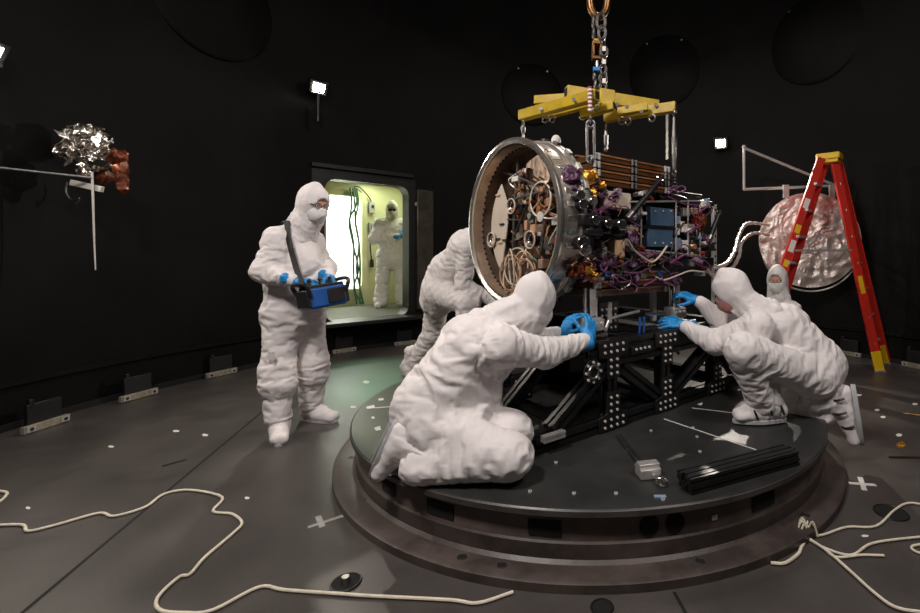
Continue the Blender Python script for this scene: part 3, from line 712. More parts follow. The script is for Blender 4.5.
def drape(V0, Fq, inner, lo, h, pins, steps=70, iters=10, slack=1.03, seed=1, gdir=(0, 0, -1), grav=.014, outer=None, axis=None, jw=None):
    """lets the loose coverall settle on the body inside it: distance constraints, gravity, collision with the inner field"""
    n = len(V0); rs = np.random.RandomState(seed)
    E = np.concatenate([Fq[:, [0, 1]], Fq[:, [1, 2]], Fq[:, [2, 3]], Fq[:, [3, 0]]]); E = np.unique(np.sort(E, 1), axis=0)
    Dg = np.concatenate([Fq[:, [0, 2]], Fq[:, [1, 3]]])
    allE = np.concatenate([E, Dg]); kk = np.concatenate([np.full(len(E), 1.0), np.full(len(Dg), .55)])
    L0 = np.linalg.norm(V0[allE[:, 0]] - V0[allE[:, 1]], axis=1)
    if axis is not None:
        ed = V0[allE[:, 1]] - V0[allE[:, 0]]; ed /= np.linalg.norm(ed, axis=1)[:, None] + 1e-9
        am = axis[allE[:, 0]]; L0 = L0 * (1 + (slack - 1) * jw[allE[:, 0]] * (.30 + .70 * ((ed * am).sum(1)) ** 2))
    else: L0 = L0 * slack
    deg = np.bincount(allE.ravel(), minlength=n).astype(float)
    i0, i1 = allE[:, 0], allE[:, 1]
    w = np.ones(n); w[pins] = 0
    X = V0 + (np.stack([_noise(V0 * 22 + 11 * k_, seed + k_) for k_ in range(3)], -1) - .5) * .010; X[pins] = V0[pins]; Pv = X.copy()
    G = np.stack(np.gradient(inner, h), -1)
    if outer is not None: GO = np.stack(np.gradient(outer, h), -1)
    def samp(A, P):
        q = np.clip((P - lo) / h, 0, np.array(inner.shape) - 1.001); i = q.astype(int); f = q - i; out = 0
        for dx in (0, 1):
            for dy in (0, 1):
                for dz in (0, 1):
                    wt = (f[:, 0] if dx else 1 - f[:, 0]) * (f[:, 1] if dy else 1 - f[:, 1]) * (f[:, 2] if dz else 1 - f[:, 2])
                    a_ = A[i[:, 0] + dx, i[:, 1] + dy, i[:, 2] + dz]; out = out + (a_ * wt[:, None] if a_.ndim == 2 else a_ * wt)
        return out
    g = np.array(gdir) * 9.8 * (1 / 60.) ** 2 * grav
    om = 1.55
    ws = (w[i0] + w[i1]); ws[ws == 0] = 1
    # bending: keep each vertex near the mean of its neighbours
    degE = np.bincount(E.ravel(), minlength=n).astype(float)[:, None]
    for st in range(steps):
        vel = (X - Pv) * .93; Pv = X.copy(); X = X + (vel + g) * w[:, None]
        for it in range(iters):
            d = X[i1] - X[i0]; L = np.sqrt((d * d).sum(1)) + 1e-9
            c = (kk * (L - L0) / L / ws)[:, None] * d
            c0 = c * w[i0][:, None]; c1 = c * w[i1][:, None]
            dx = np.stack([np.bincount(i0, c0[:, k_], n) - np.bincount(i1, c1[:, k_], n) for k_ in range(3)], 1)
            X += om * dx / deg[:, None] * 2.0 * .72
        mean = np.stack([np.bincount(E[:, 0], X[E[:, 1], k_], n) + np.bincount(E[:, 1], X[E[:, 0], k_], n) for k_ in range(3)], 1) / degE
        X += .10 * (mean - X) * w[:, None]
        if outer is not None:
            fo_ = samp(outer, X); ho = np.where(fo_ > .016)[0]
            if len(ho):
                gr = samp(GO, X[ho]); gr /= (np.linalg.norm(gr, axis=1)[:, None] + 1e-6); X[ho] -= gr * (fo_[ho] - .016)[:, None] * w[ho][:, None]
        f = samp(inner, X); hit = np.where(f < .004)[0]
        if len(hit):
            gr = samp(G, X[hit]); gr /= (np.linalg.norm(gr, axis=1)[:, None] + 1e-6)
            X[hit] += gr * (.004 - f[hit])[:, None] * w[hit][:, None]
            Pv[hit] = X[hit] - (X[hit] - Pv[hit]) * .35
    for _ in range(2):
        mean = np.stack([np.bincount(E[:, 0], X[E[:, 1], k_], n) + np.bincount(E[:, 1], X[E[:, 0], k_], n) for k_ in range(3)], 1) / degE
        X += .35 * (mean - X)
    return X
def suit(root, J, h=.010, bulk=1.0, seed=1, fold=.011, neck=True, extra=None, cloth=False, slack=1.17, shrink=.22, steps=55):
    """one continuous coverall over torso, arms and legs; J maps joint names to world points"""
    s = SDF(); s.fold = 0 if cloth else fold * .8; s.fscale = 9; s.seed = seed
    J = {k_: V(v) for k_, v in J.items()}
    p, c = J['pelvis'], J['chest']
    lat = (J['sl'] - J['sr']).normalized(); lh = (J['hl'] - J['hr']).normalized()
    b = bulk
    fo = lambda a, f_, ph: None if cloth else (a, f_, ph + seed)
    s.cap(p + lh * .065, c + lat * .075, .130 * b, .125 * b, k=.06, fold=fo(.012, 9, .2)); s.cap(p - lh * .065, c - lat * .075, .130 * b, .125 * b, k=.06, fold=fo(.012, 9, 1.4))
    s.cap(J['sr'], J['sl'], .088 * b, k=.06); s.cap(c, J['neck'], .12 * b, .082, k=.06)
    s.cap(J['hr'], J['hl'], .125 * b, k=.06)
    for q, ph in (('r', .5), ('l', 2.1)):
        s.cap(J['s' + q], J['e' + q], .090 * b, .076 * b, k=.04, fold=fo(.012, 13, ph)); s.cap(J['e' + q], J['w' + q], .076 * b, .046, k=.03, fold=fo(.012, 17, ph + 1))
        s.cap(J['h' + q], J['k' + q], .128 * b, .100 * b, k=.04, fold=fo(.013, 10, ph + 2)); s.cap(J['k' + q], J['a' + q], .100 * b, .082 * b, k=.03, fold=fo(.016, 11, ph + 3))
    if extra: extra(s)
    if not cloth: return sobj('coverall', s, h, 'suit', root)
    f, lo = s.field(h); vs, fs = surfnet(f, lo, h)
    hi = lo + h * (np.array(f.shape) - 1); h2 = .012
    inner, lo2 = s.field(h2, shrink=shrink, bounds=(lo, hi + .02))
    pins = np.zeros(len(vs), bool)
    for j, r in (('wr', .06), ('wl', .06), ('ar', .075), ('al', .075), ('neck', .09)):
        pins |= np.linalg.norm(vs - np.array(J[j]), axis=1) < r
    outer, _l = s.field(h2, bounds=(lo, hi + .02))
    # local limb axis and looseness for every vertex
    segs = [(J['s' + q], J['e' + q]) for q in 'rl'] + [(J['e' + q], J['w' + q]) for q in 'rl'] + [(J['h' + q], J['k' + q]) for q in 'rl'] + [(J['k' + q], J['a' + q]) for q in 'rl'] + [(p, c)]
    best = np.full(len(vs), 9.0); axv = np.zeros((len(vs), 3)); jw = np.ones(len(vs))
    for i_, (a_, b_) in enumerate(segs):
        a_, b_ = np.array(a_), np.array(b_); ab = b_ - a_; L_ = np.linalg.norm(ab); t_ = np.clip((vs - a_) @ ab / L_ ** 2, 0, 1)
        dd = np.linalg.norm(vs - a_ - t_[:, None] * ab, axis=1) / (1.0 if i_ < 8 else 1.5); m_ = dd < best; best[m_] = dd[m_]; axv[m_] = ab / L_
        jw[m_] = ((.50, .65, .15, .45)[i_ // 2] + np.abs(t_ - .5) * 1.5)[m_] if i_ < 8 else .50
    X = drape(vs, fs, inner, lo2, h2, np.where(pins)[0], slack=slack, seed=seed, steps=steps, outer=outer, axis=axv, jw=jw)
    return obj('coverall', (X, fs), 'suit', root, fin=False)

# ------------------------------------------------------------------ the standing person with the remote control
Y1 = 3.5
t1 = thing('person', (-2.16, 3.5, 0), 'person standing at left in a white hooded coverall, holding a blue control box', 'person')
J = dict(pelvis=(-2.18, 3.50, .92), chest=(-2.165, 3.50, 1.36), neck=(-2.10, 3.49, 1.55), sr=(-2.205, 3.365, 1.425), sl=(-2.145, 3.65, 1.425),
         er=(-2.235, 3.27, 1.20), wr=(-1.995, 3.20, 1.125), el=(-2.07, 3.73, 1.21), wl=(-1.875, 3.43, 1.135),
         hr=(-2.205, 3.43, .89), hl=(-2.14, 3.59, .89), kr=(-2.205, 3.36, .47), kl=(-2.10, 3.62, .48), ar=(-2.185, 3.335, .17), al=(-2.145, 3.67, .16))
def ex(s):
    s.cap((-2.17, 3.50, 1.24), (-2.17, 3.50, .86), .155, .162, k=.08, fold=(.018, 9, .4))
    s.cap((-2.11, 3.48, 1.25), (-2.10, 3.49, .98), .13, .13, k=.08, fold=(.016, 9, 2))
    s.cap((-2.205, 3.36, .50), (-2.19, 3.345, .40), .108, .112, k=.03, fold=(.012, 15, 1)); s.cap((-2.10, 3.62, .50), (-2.11, 3.63, .40), .108, .112, k=.03, fold=(.012, 15, 3))
suit(t1, J, .0095, 1.01, 2, extra=ex, cloth=True, slack=1.13)
make_head(t1, (-2.0, 3.46, 1.672), (.90, -.42, -.25), (.18, -.08, 1), (-2.085, 3.485, 1.53), glasses=True, drape=(-2.13, 3.49, 1.45))
make_boot(t1, (-2.175, 3.335, .112), (.52, -.85, 0), (0, 0, 1), (-.05, .05, 1), high=.30, h=.008, sc=1.05)
make_boot(t1, (-2.13, 3.68, .112), (.97, -.25, 0), (0, 0, 1), (.02, -.10, 1), high=.30, h=.008, sc=1.08)
make_hand(t1, (-1.97, 3.195, 1.118), (.90, .10, -.30), (-.05, -.60, .80), False, curl=.5)
make_hand(t1, (-1.86, 3.405, 1.128), (.80, -.45, -.35), (.35, .45, .8), True, curl=.5)
for x, y, z, w, hh in ((-2.17, 3.238, .60, .055, .06),):
    m = MB(); m.box((x, y, z), (w, .006, hh), Matrix.Rotation(-.3, 3, 'Z')); obj('knee_patch', m, 'white', t1, label='small square white patch on the knee')
tr = thing('control_box', (-1.80, 3.22, .96), 'blue and black control box hung on a black strap, held by the standing person', 'remote control')
RR = Matrix.Rotation(.98, 3, 'Z') @ Matrix.Rotation(-.12, 3, 'X') @ Matrix.Rotation(-.10, 3, 'Y')
cb = V((-1.815, 3.25, 1.01))
m = MB(); m.box(cb, (.25, .16, .145), RR); obj('case', m, 'remote', tr, bevel=.018)
m = MB(); m.box(cb + RR @ V((0, 0, .074)), (.235, .15, .03), RR); pn = obj('panel', m, 'blackplastic', tr, bevel=.008)
for x in (-.07, .0, .07):
    m = MB(); b_ = cb + RR @ V((x, .01, .088)); m.cyl(b_, b_ + RR @ V((0, 0, .03)), .012, .008, 12); m.sphere(b_ + RR @ V((0, 0, .035)), .014, 10); obj('joystick', m, 'blackplastic', pn)
for x in (-.135, .135):
    m = MB(); m.tube([cb + RR @ V((x * .9, -.085, .02)), cb + RR @ V((x * 1.08, -.085, .10)), cb + RR @ V((x * 1.08, .085, .10)), cb + RR @ V((x * .9, .085, .02))], .014, 8, 5); obj('guard_handle', m, 'blackplastic', tr)
m = MB(); m.box(cb + RR @ V((.05, -.083, -.0)), (.12, .01, .10), RR); obj('front_plate', m, 'blackplastic', tr, bevel=.004)
for x in (-.130, .130):
    m = MB(); m.box(cb + RR @ V((x, 0, 0)), (.03, .15, .12), RR); obj('end_cap', m, 'blackplastic', tr, bevel=.008)
# strap over the shoulder
P = [cb + RR @ V((-.13, -.02, .08)), V((-2.00, 3.24, 1.22)), V((-2.06, 3.275, 1.36)), V((-2.11, 3.325, 1.46)), V((-2.145, 3.37, 1.535)), V((-2.20, 3.43, 1.545)), V((-2.26, 3.50, 1.47)), V((-2.31, 3.58, 1.36))]
P = catmull(P, 7); m = MB()
vs = []
for i, p in enumerate(P):
    d = (P[min(i + 1, len(P) - 1)] - P[max(i - 1, 0)]).normalized(); n = V((-.35, -.9, .45)) if i < 28 else V((-.3, -.1, 1)); sd = d.cross(n).normalized() * .021; nn = n.normalized() * .0025
    vs += [p + sd + nn, p - sd + nn, p - sd - nn, p + sd - nn]
fs = [(4 * i + j, 4 * i + (j + 1) % 4, 4 * i + 4 + (j + 1) % 4, 4 * i + 4 + j) for i in range(len(P) - 1) for j in range(4)]
m.add(vs, fs); obj('shoulder_strap', m, 'strap', tr)

# ------------------------------------------------------------------ the person in the doorway, arms crossed
px = lambda x, y, Y=8.08: at(x, y, Y)
t2 = thing('person', V((-3.32, 8.08, .405)), 'person in a white hooded coverall standing in the lit doorway with crossed arms', 'person')
zb = .405; X2, Y2 = -3.32, 8.08; fd = V((.38, -.92, 0)).normalized(); ld = V((.92, .38, 0))   # facing camera; ld = towards the person's left
def Q(f_, l_, z): return V((X2, Y2, zb + z)) + fd * f_ + ld * l_
J = dict(pelvis=Q(0, 0, .93), chest=Q(0, 0, 1.34), neck=Q(.02, 0, 1.52), sr=Q(0, -.19, 1.43), sl=Q(0, .19, 1.43), er=Q(.07, -.29, 1.17), wr=Q(.23, .10, 1.21), el=Q(.07, .29, 1.17), wl=Q(.15, -.12, 1.19),
         hr=Q(0, -.11, .9), hl=Q(0, .11, .9), kr=Q(.01, -.15, .5), kl=Q(.01, .15, .5), ar=Q(0, -.17, .12), al=Q(0, .17, .12))
suit(t2, J, .0125, 1.06, 5, cloth=True, steps=35, extra=lambda s: (s.cap(Q(.02, 0, 1.3), Q(.02, 0, .85), .18, .19, k=.08), s.cap(Q(0, -.16, .3), Q(0, -.18, .12), .1, .11, k=.05), s.cap(Q(0, .16, .3), Q(0, .18, .12), .1, .11, k=.05)))
make_head(t2, Q(.05, 0, 1.665), fd + V((0, 0, -.1)), (0, 0, 1), Q(.0, 0, 1.5), goggles=True, h=.010, drape=Q(0, 0, 1.42))
make_boot(t2, Q(0, -.18, .112), fd * .9 - ld * .3, (0, 0, 1), (0, 0, 1), h=.011, high=.12); make_boot(t2, Q(0, .18, .112), fd * .9 + ld * .3, (0, 0, 1), (0, 0, 1), h=.011, high=.12)
make_hand(t2, Q(.235, .12, 1.215), ld - fd * .4 + V((0, 0, .25)), fd, False, curl=.4, h=.006); make_hand(t2, Q(.14, -.14, 1.19), -ld - fd * .6, fd, True, curl=.3, h=.006)

# ------------------------------------------------------------------ the person bending behind the ring
t3 = thing('person', (-1.75, 4.9, 0), 'person in white coverall bending over behind the big metal ring, face hidden', 'person')
pe, ch = at(441, 284, 4.75), at(464, 244, 4.55)
J = dict(pelvis=pe, chest=ch, neck=at(486, 235, 4.48), sr=at(467, 246, 4.38), sl=at(470, 238, 4.72), er=at(464, 284, 4.42), wr=at(500, 304, 4.45), el=at(492, 268, 4.75), wl=at(508, 272, 4.5),
         hr=at(438, 290, 4.62), hl=at(440, 288, 4.85), kr=at(468, 302, 4.36), ar=at(462, 356, 4.36), kl=at(432, 333, 4.98), al=at(411, 366, 5.05))
suit(t3, J, .0105, 1.05, 8, cloth=True, steps=40, extra=lambda s: (s.cap(at(447, 268, 4.7), at(437, 298, 4.75), .17, .17, k=.08, fold=(.014, 8, .4)),))
make_head(t3, at(502, 238, 4.42), (.75, -.5, -.5), (.3, -.1, .9), at(486, 236, 4.48), h=.009)
make_boot(t3, at(409.5, 365, 5.04), (.75, -.5, -.42), (.35, -.1, .9), (.2, -.05, .9), high=.14)
bt = at(462, 356, 4.36); bt.z = DZ + .112
make_boot(t3, bt, (.9, -.4, 0), (0, 0, 1), (.1, .05, 1), high=.15)
make_hand(t3, at(501, 304, 4.45), (.8, -.3, .3), (-.3, -.6, .6), False, curl=.5, h=.006); make_hand(t3, at(508, 272, 4.5), (.5, -.3, .2), (-.3, .2, .9), True, curl=.5, h=.006)

# ------------------------------------------------------------------ the person kneeling in front
t4 = thing('person', (-.68, 2.28, DZ), 'person in white coverall kneeling in front with hands on the left support post', 'person')
J = dict(pelvis=at(430, 398, 2.32), chest=at(475, 340, 2.40), neck=at(507, 316, 2.45), sr=at(500, 343, 2.27), sl=at(495, 325, 2.62), er=at(545, 350, 2.46), wr=at(584, 341, 2.64), el=at(540, 340, 2.74), wl=at(556, 334, 2.80),
         hr=at(432, 424, 2.22), hl=at(440, 408, 2.46), kr=at(508, 452, 2.12), kl=at(510, 428, 2.36), ar=at(420, 462, 2.12), al=at(415, 446, 2.33))
def ex(s):
    s.cap(at(472, 346, 2.36), at(434, 402, 2.32), .155, .175, k=.08, fold=(.020, 9, .4))
    s.cap(at(490, 352, 2.42), at(468, 405, 2.34), .12, .12, k=.08, fold=(.018, 9, 1.4))
suit(t4, J, .0085, 1.04, 3, extra=ex, cloth=True, slack=1.145)
make_head(t4, at(536, 302, 2.50), (.66, .70, -.30), (.20, .15, .95), at(508, 318, 2.44), drape=at(488, 330, 2.42))
make_boot(t4, at(409, 446, 2.15), (-.42, .02, -.90), (.90, .1, -.42), (.9, -.05, -.30), high=.11, h=.0065, sc=1.0)
make_boot(t4, at(407, 438, 2.33), (-.42, .08, -.90), (.90, .1, -.42), (.95, .05, -.25), high=.11, h=.0065, sc=1.0)
make_hand(t4, at(589, 338.5, 2.655), (.12, .52, .84), (.62, -.72, .35), False, curl=.40, spread=.25, thumb=.15, cuff=.03)
make_hand(t4, at(562, 335, 2.80), (.46, .22, .86), (-.75, -.62, .2), True, curl=.35, spread=.15, thumb=.5, cuff=.03)

# ------------------------------------------------------------------ the person crouching at right
t5 = thing('person', (1.2, 2.95, DZ), 'person in white coverall crouching on one knee at right, hands on the right support post', 'person')
J = dict(pelvis=at(818, 364, 3.06), chest=at(780, 322, 3.09), neck=at(752, 308, 3.08), sr=at(764, 318, 3.24), sl=at(757, 324, 2.90), el=at(716, 340, 3.02), wl=at(686, 327, 3.18), er=at(722, 319, 3.34), wr=at(700, 302, 3.36),
         hl=at(813, 374, 2.95), hr=at(815, 373, 3.15), kl=at(743, 347, 2.74), al=at(762, 400, 2.86), kr=at(764, 398, 3.22), ar=at(822, 410, 3.0))
def ex(s):
    s.cap(at(787, 328, 3.10), at(815, 360, 3.07), .145, .165, k=.07, fold=(.018, 9, .4))
suit(t5, J, .0085, 1.03, 6, extra=ex, cloth=True, slack=1.115)
make_head(t5, at(731, 292, 3.10), (-.80, .30, -.5), (-.42, .02, .9), at(752, 309, 3.08), mask='pinkmask', drape=at(766, 316, 3.07))
make_boot(t5, at(769, 400.5, 2.86), (-.985, -.10, 0), (0, 0, 1), (-.12, .02, 1), high=.11, h=.007, straps=True, sc=1.17)
make_boot(t5, at(832, 404, 2.95), (.16, .02, -.98), (-.86, .42, -.16), (-.9, .1, .12), high=.11, h=.007, straps=True, sc=1.32)
make_hand(t5, at(682, 324.5, 3.20), (-.90, .30, .10), (.25, -.75, .60), True, curl=.30, spread=.25)
make_hand(t5, at(696, 300, 3.37), (-.88, .18, .40), (.35, -.55, .75), False, curl=.45, spread=.15)

# ------------------------------------------------------------------ the person half hidden behind
t6 = thing('person', (2.15, 4.78, 0), 'person in white hood and mask crouching behind the person at right, only the head visible', 'person')
h6 = at(777, 281, 4.78)
J = dict(pelvis=h6 + V((.22, .15, -.66)), chest=h6 + V((.10, .06, -.34)), neck=h6 + V((.02, .03, -.17)), sr=h6 + V((.04, .18, -.30)), sl=h6 + V((.10, -.12, -.30)), er=h6 + V((-.12, .20, -.42)), wr=h6 + V((-.28, .05, -.52)), el=h6 + V((-.02, -.24, -.46)), wl=h6 + V((-.25, -.10, -.52)),
         hr=h6 + V((.20, .23, -.68)), hl=h6 + V((.22, .03, -.68)), kr=h6 + V((-.16, .26, -.56)), kl=h6 + V((-.16, -.06, -.56)), ar=h6 + V((.02, .26, -.92)), al=h6 + V((.02, -.05, -.92)))
suit(t6, J, .013, 1.0, 9)
make_head(t6, h6, (-.55, -.80, -.12), (0, 0, 1), h6 + V((.03, .03, -.16)), mask='mask', h=.008, drape=h6 + V((.05, .05, -.25)), opening=1.28)
for yy in (.26, -.05):
    b6 = h6 + V((.02, yy, 0)); b6.z = .112; make_boot(t6, b6, (-1, -.1, 0), (0, 0, 1), (-.3, 0, 1), high=.1, h=.011)
make_hand(t6, h6 + V((-.28, .05, -.53)), (-.9, -.2, -.2), (0, 0, 1), False, h=.007); make_hand(t6, h6 + V((-.25, -.10, -.53)), (-.9, .1, -.2), (0, 0, 1), True, h=.007)
# ------------------------------------------------------------------ the stand of black extrusions
ts = thing('equipment_stand', SO + V((0, 0, DZ)), 'black slotted-bar stand with bolted corner plates under the spacecraft instrument', 'stand', rz=SANG)
SW, SL, z0, z1 = 1.23, 1.95, DZ, .80
W4 = .075
def bar(a, b, w=W4, up=(0, 0, 1), nm='rail', mt='blackalu'):
    m = MB(); m.extr(S(*a), S(*b), w, up); return obj(nm, m, mt, ts)
for p in (0.04, SW - .04):
    bar((-.02, p, z0 + W4 / 2 + .002), (SL, p, z0 + W4 / 2 + .002)); bar((.36, p, z1 - W4 / 2), (SL - .06, p, z1 - W4 / 2))
    bar((.36, p, z1 - W4 * 1.5 - .003), (SL - .06, p, z1 - W4 * 1.5 - .003))
    for s_ in (.53, 1.03, 1.62): bar((s_, p, z0 + W4 + .004), (s_, p, z1 - 2 * W4 - .006), up=DIRS, nm='post')
    bar((.10, p, z0 + W4 + .02), (.47, p, z1 - 2 * W4 - .02), nm='brace'); bar((.62, p, z1 - 2 * W4 - .03), (.97, p, z0 + W4 + .03), nm='brace')
    bar((1.12, p, z0 + W4 + .03), (1.56, p, z1 - 2 * W4 - .03), nm='brace'); bar((1.70, p, z1 - 2 * W4 - .05), (1.92, p, z0 + W4 + .03), nm='brace')
for s_, zz in ((.02, z0 + W4 / 2 + .002), (.30, z0 + W4 / 2 + .002), (1.03, z0 + W4 / 2 + .002), (1.9, z0 + W4 / 2 + .002), (.42, z1 - W4 / 2), (1.03, z1 - W4 / 2), (1.84, z1 - W4 / 2)):
    bar((s_, .08, zz), (s_, SW - .08, zz), nm='cross_rail')
bar((.03, .42, z0 + W4 + .02), (.42, .42, z1 - W4 - .02), nm='brace'); bar((.03, .80, z0 + W4 + .02), (.42, .80, z1 - W4 - .02), nm='brace')
# light faced horizontal bar at the left foot
m = MB(); m.extr(S(-.0, -.022, z0 + .085), S(.14, -.022, z0 + .085), .034); obj('foot_bar', m, 'alu', ts)
def gusset(sc, zc, poly, dots, p=.0, th=.010, nm='gusset_plate', face=-1):
    m = MB(); o = S(sc, p, zc)
    m.prism(poly, o, DIRS, V((0, 0, 1)), th) ; g = obj(nm, m, 'blackplate', ts, bevel=.002)
    for a, b in dots:
        c = o + DIRS * a + V((0, 0, b)); m = MB(); m.cyl(c - DIRP * (th - .001 if True else 0), c - DIRP * (th + .007), .0088, .0078, 10); obj('bolt', m, 'bolt', g)
    return g
Tdn = [(-.12, .0), (.12, 0), (.12, .085), (.055, .10), (.055, .22), (-.055, .22), (-.055, .10), (-.12, .085)]
Tup = [(a, -b) for a, b in Tdn][::-1]
dT = [(a, b) for b in (.022, .062) for a in (-.075, -.025, .025, .075)] + [(a, b) for b in (.11, .15, .19) for a in (-.025, .025)]
dU = [(a, -b) for a, b in dT]
for s_ in (.53, 1.03, 1.62):
    gusset(s_, z0 + .006, Tdn, dT); gusset(s_, z1 - .004, Tup, dU)
hexa = [(.11 * math.cos(PI / 6 + i * PI / 3), .11 * math.sin(PI / 6 + i * PI / 3)) for i in range(6)]
gusset(.93, z0 + .20, hexa, [(a, b) for a in (-.05, 0, .05) for b in (-.05, 0, .05)], p=SW * .62, nm='hexagon_plate')
gusset(.36, .64, [(.07 * math.cos(i * PI / 10), .07 * math.sin(i * PI / 10)) for i in range(20)], [(.055 * math.cos(i * PI / 4), .055 * math.sin(i * PI / 4)) for i in range(8)], p=-.004, nm='round_plate')
m = MB(); m.torus(S(.36, -.018, .64), DIRP, .036, .008, 20, 8); obj('ring_boss', m, 'steel', ts)
gusset(.30, z0 + .16, [(-.08, -.08), (.08, -.08), (.08, .08), (-.08, .08)], [(a, b) for a in (-.05, 0, .05) for b in (-.05, 0, .05)], p=SW * .5, nm='gusset_plate')
# tall perforated plate above the top rail
gusset(.70, z1, [(-.09, 0), (.09, 0), (.09, .20), (-.09, .20)], [(a, b) for a in (-.06, -.02, .02, .06) for b in (.03, .07, .11, .15)], p=.22, nm='perforated_plate')
gusset(.78, .71, [(-.1, -.02), (.1, -.02), (.1, .03), (-.1, .03)], [(-.06, .01), (-.02, .01), (.02, .01), (.06, .01)], p=-.002, nm='splice_plate')
# grey sheet showing behind the frame
m = MB(); m.prism([(-.10, -.08), (.02, -.10), (.09, 0), (.06, .08), (-.06, .09)], S(.80, SW * .5, .55), DIRS, V((0, 0, 1)), .006); obj('side_sheet', m, 'film', ts)
# deck inside the stand top
m = MB(); m.box(S(1.1, SW / 2, z1 - .10), (1.4, SW - .2, .02), RS); obj('shelf', m, 'blackplate', ts)
# silver odds and ends inside the frame
for i in range(24):
    s_, p, z = rnd.uniform(.05, .40), rnd.uniform(.10, 1.0), rnd.choice((z0 + W4 + .012, z0 + W4 + .012, .5))
    m = MB(); c = S(s_, p, z0 + .012 if z < .5 else z0 + .014); m.box(c, (rnd.uniform(.03, .10), .014, .018), Matrix.Rotation(rnd.uniform(0, 3), 3, 'Z')); obj('clamp_piece', m, 'alu', ts)
for i in range(7):
    c = S(rnd.uniform(1.2, 1.55), rnd.uniform(.2, .5), rnd.uniform(.40, .66)); m = MB(); m.cyl(c, c + V((rnd.uniform(-.05, .05), .02, rnd.uniform(.02, .06))), .012, .012, 10); obj('fitting', m, 'alu', ts)
for s0_, p0_ in ((1.33, .10), (.9, .12)):
    m = MB(); m.cyl(S(s0_, p0_, z1 + .002), S(s0_ + .16, p0_, z1 + .002), .022, .022, 14); obj('roller', m, 'blackalu', ts)
# support posts
def post(s_, p, zt, lb):
    b = thing('support_post', S(s_, p, z1), lb, 'support post', rz=SANG)
    m = MB(); m.box(S(s_, p, z1 + .012), (.17, .15, .02), RS); obj('base_plate', m, 'steel', b, bevel=.003)
    m = MB(); m.box(S(s_, p, z1 + .075), (.13, .09, .085), RS).box(S(s_, p - .052, z1 + .075), (.14, .014, .07), RS); cl = obj('clevis_block', m, 'alu', b, bevel=.005)
    for a in (-.045, 0, .045):
        m = MB(); m.cyl(S(s_ + a, p - .058, z1 + .085), S(s_ + a, p - .068, z1 + .085), .011, .011, 10); obj('bolt', m, 'bolt', cl)
    m = MB(); m.cyl(S(s_ - .02, p, z1 + .11), S(s_ - .02, p, zt), .026, .026, 16).cyl(S(s_ + .035, p, z1 + .11), S(s_ + .035, p, zt), .022, .022, 16); obj('post_tube', m, 'bright', b)
    m = MB(); m.box(S(s_, p - .03, (z1 + .12 + zt) / 2), (.035, .012, zt - z1 - .14), RS); obj('scale_strip', m, 'alu', b)
post(.50, .17, 1.10, 'bright left support post in the hands of the kneeling person')
post(1.37, .20, 1.09, 'bright right support post in the hands of the crouching person')
m = MB(); m.box(S(1.32, .36, .94), (.045, .035, .28), RS); mb2 = obj('white_post', m, 'white', None, bevel=.004); tag(mb2, 'white square post beside the right support post under the instrument', 'post')
m = MB(); m.tube([S(.62, .16, z1 + .02), S(.66, .16, z1 + .09), S(.70, .16, z1 + .10), S(.98, .20, z1 + .115)], .011, 8, 4).cyl(S(.66, .16, z1 + .07), S(.66, .16, z1 + .20), .014, .014, 12); obj('tie_rod', m, 'alu', ts)
m = MB(); m.tube([S(1.0, .15, z1 + .10), S(1.25, .18, z1 + .075)], .010, 8); obj('tie_rod', m, 'steel', ts)
for s_ in (.83, .87):
    m = MB(); m.cyl(S(s_, .06, z1), S(s_ + .005, .06, z1 + .10), .007, .009, 10); obj('handle_pin', m, 'remote', ts)
# tall perforated mast behind
pm = at(714, 300, 4.35); pm.z = 0
t = thing('perforated_mast', V((pm.x, pm.y, DZ)), 'tall pale perforated upright standing behind the right end of the instrument', 'mast')
m = MB(); m.box((pm.x, pm.y, 1.02), (.05, .03, 1.5), RS); ms = obj('upright', m, 'whitetube', t, bevel=.003)
for i in range(22):
    c = V((pm.x, pm.y, .42 + i * .062)) - DIRP * .016; m = MB(); m.cyl(c + DIRP * .004, c - DIRP * .001, .012, .012, 12); obj('hole', m, 'hole', ms)
m = MB(); m.box((pm.x, pm.y, DZ + .012), (.16, .16, .02), RS); obj('foot_plate', m, 'steel', t)

# ------------------------------------------------------------------ the spacecraft instrument
CP = .617; CZ = 1.512
ti = thing('spacecraft_instrument', S(.95, CP, 1.0), 'spacecraft instrument with a large polished ring opening, brown panels and purple wiring', 'spacecraft instrument', rz=SANG)
def I(s_, y, z): return S(s_, CP + y, z)
AX = DIRS
C0 = I(.215, .01, CZ)
def ip(nm, m, mt, par=None, **k): return obj(nm, m, mt, par or ti, **k)
m = MB(); m.lathe([(.498, .012), (.500, -.004), (.520, -.012), (.538, -.006), (.541, .008), (.536, .024), (.520, .030), (.505, .026)], C0, AX, 128); ip('front_ring', m, 'chrome')
m = MB(); m.lathe([(.520, .028), (.524, .15), (.541, .155), (.541, .19), (.506, .19), (.506, .155), (.500, .15), (.497, .028)], C0, AX, 128); dsh = ip('drum_shell', m, 'shell')
m = MB(); m.lathe([(.4965, .012), (.494, .06), (.486, .075), (.486, .085), (.494, .10), (.494, .19), (.4965, .19)], C0, AX, 128, closed=False); ip('drum_lining', m, 'satin')
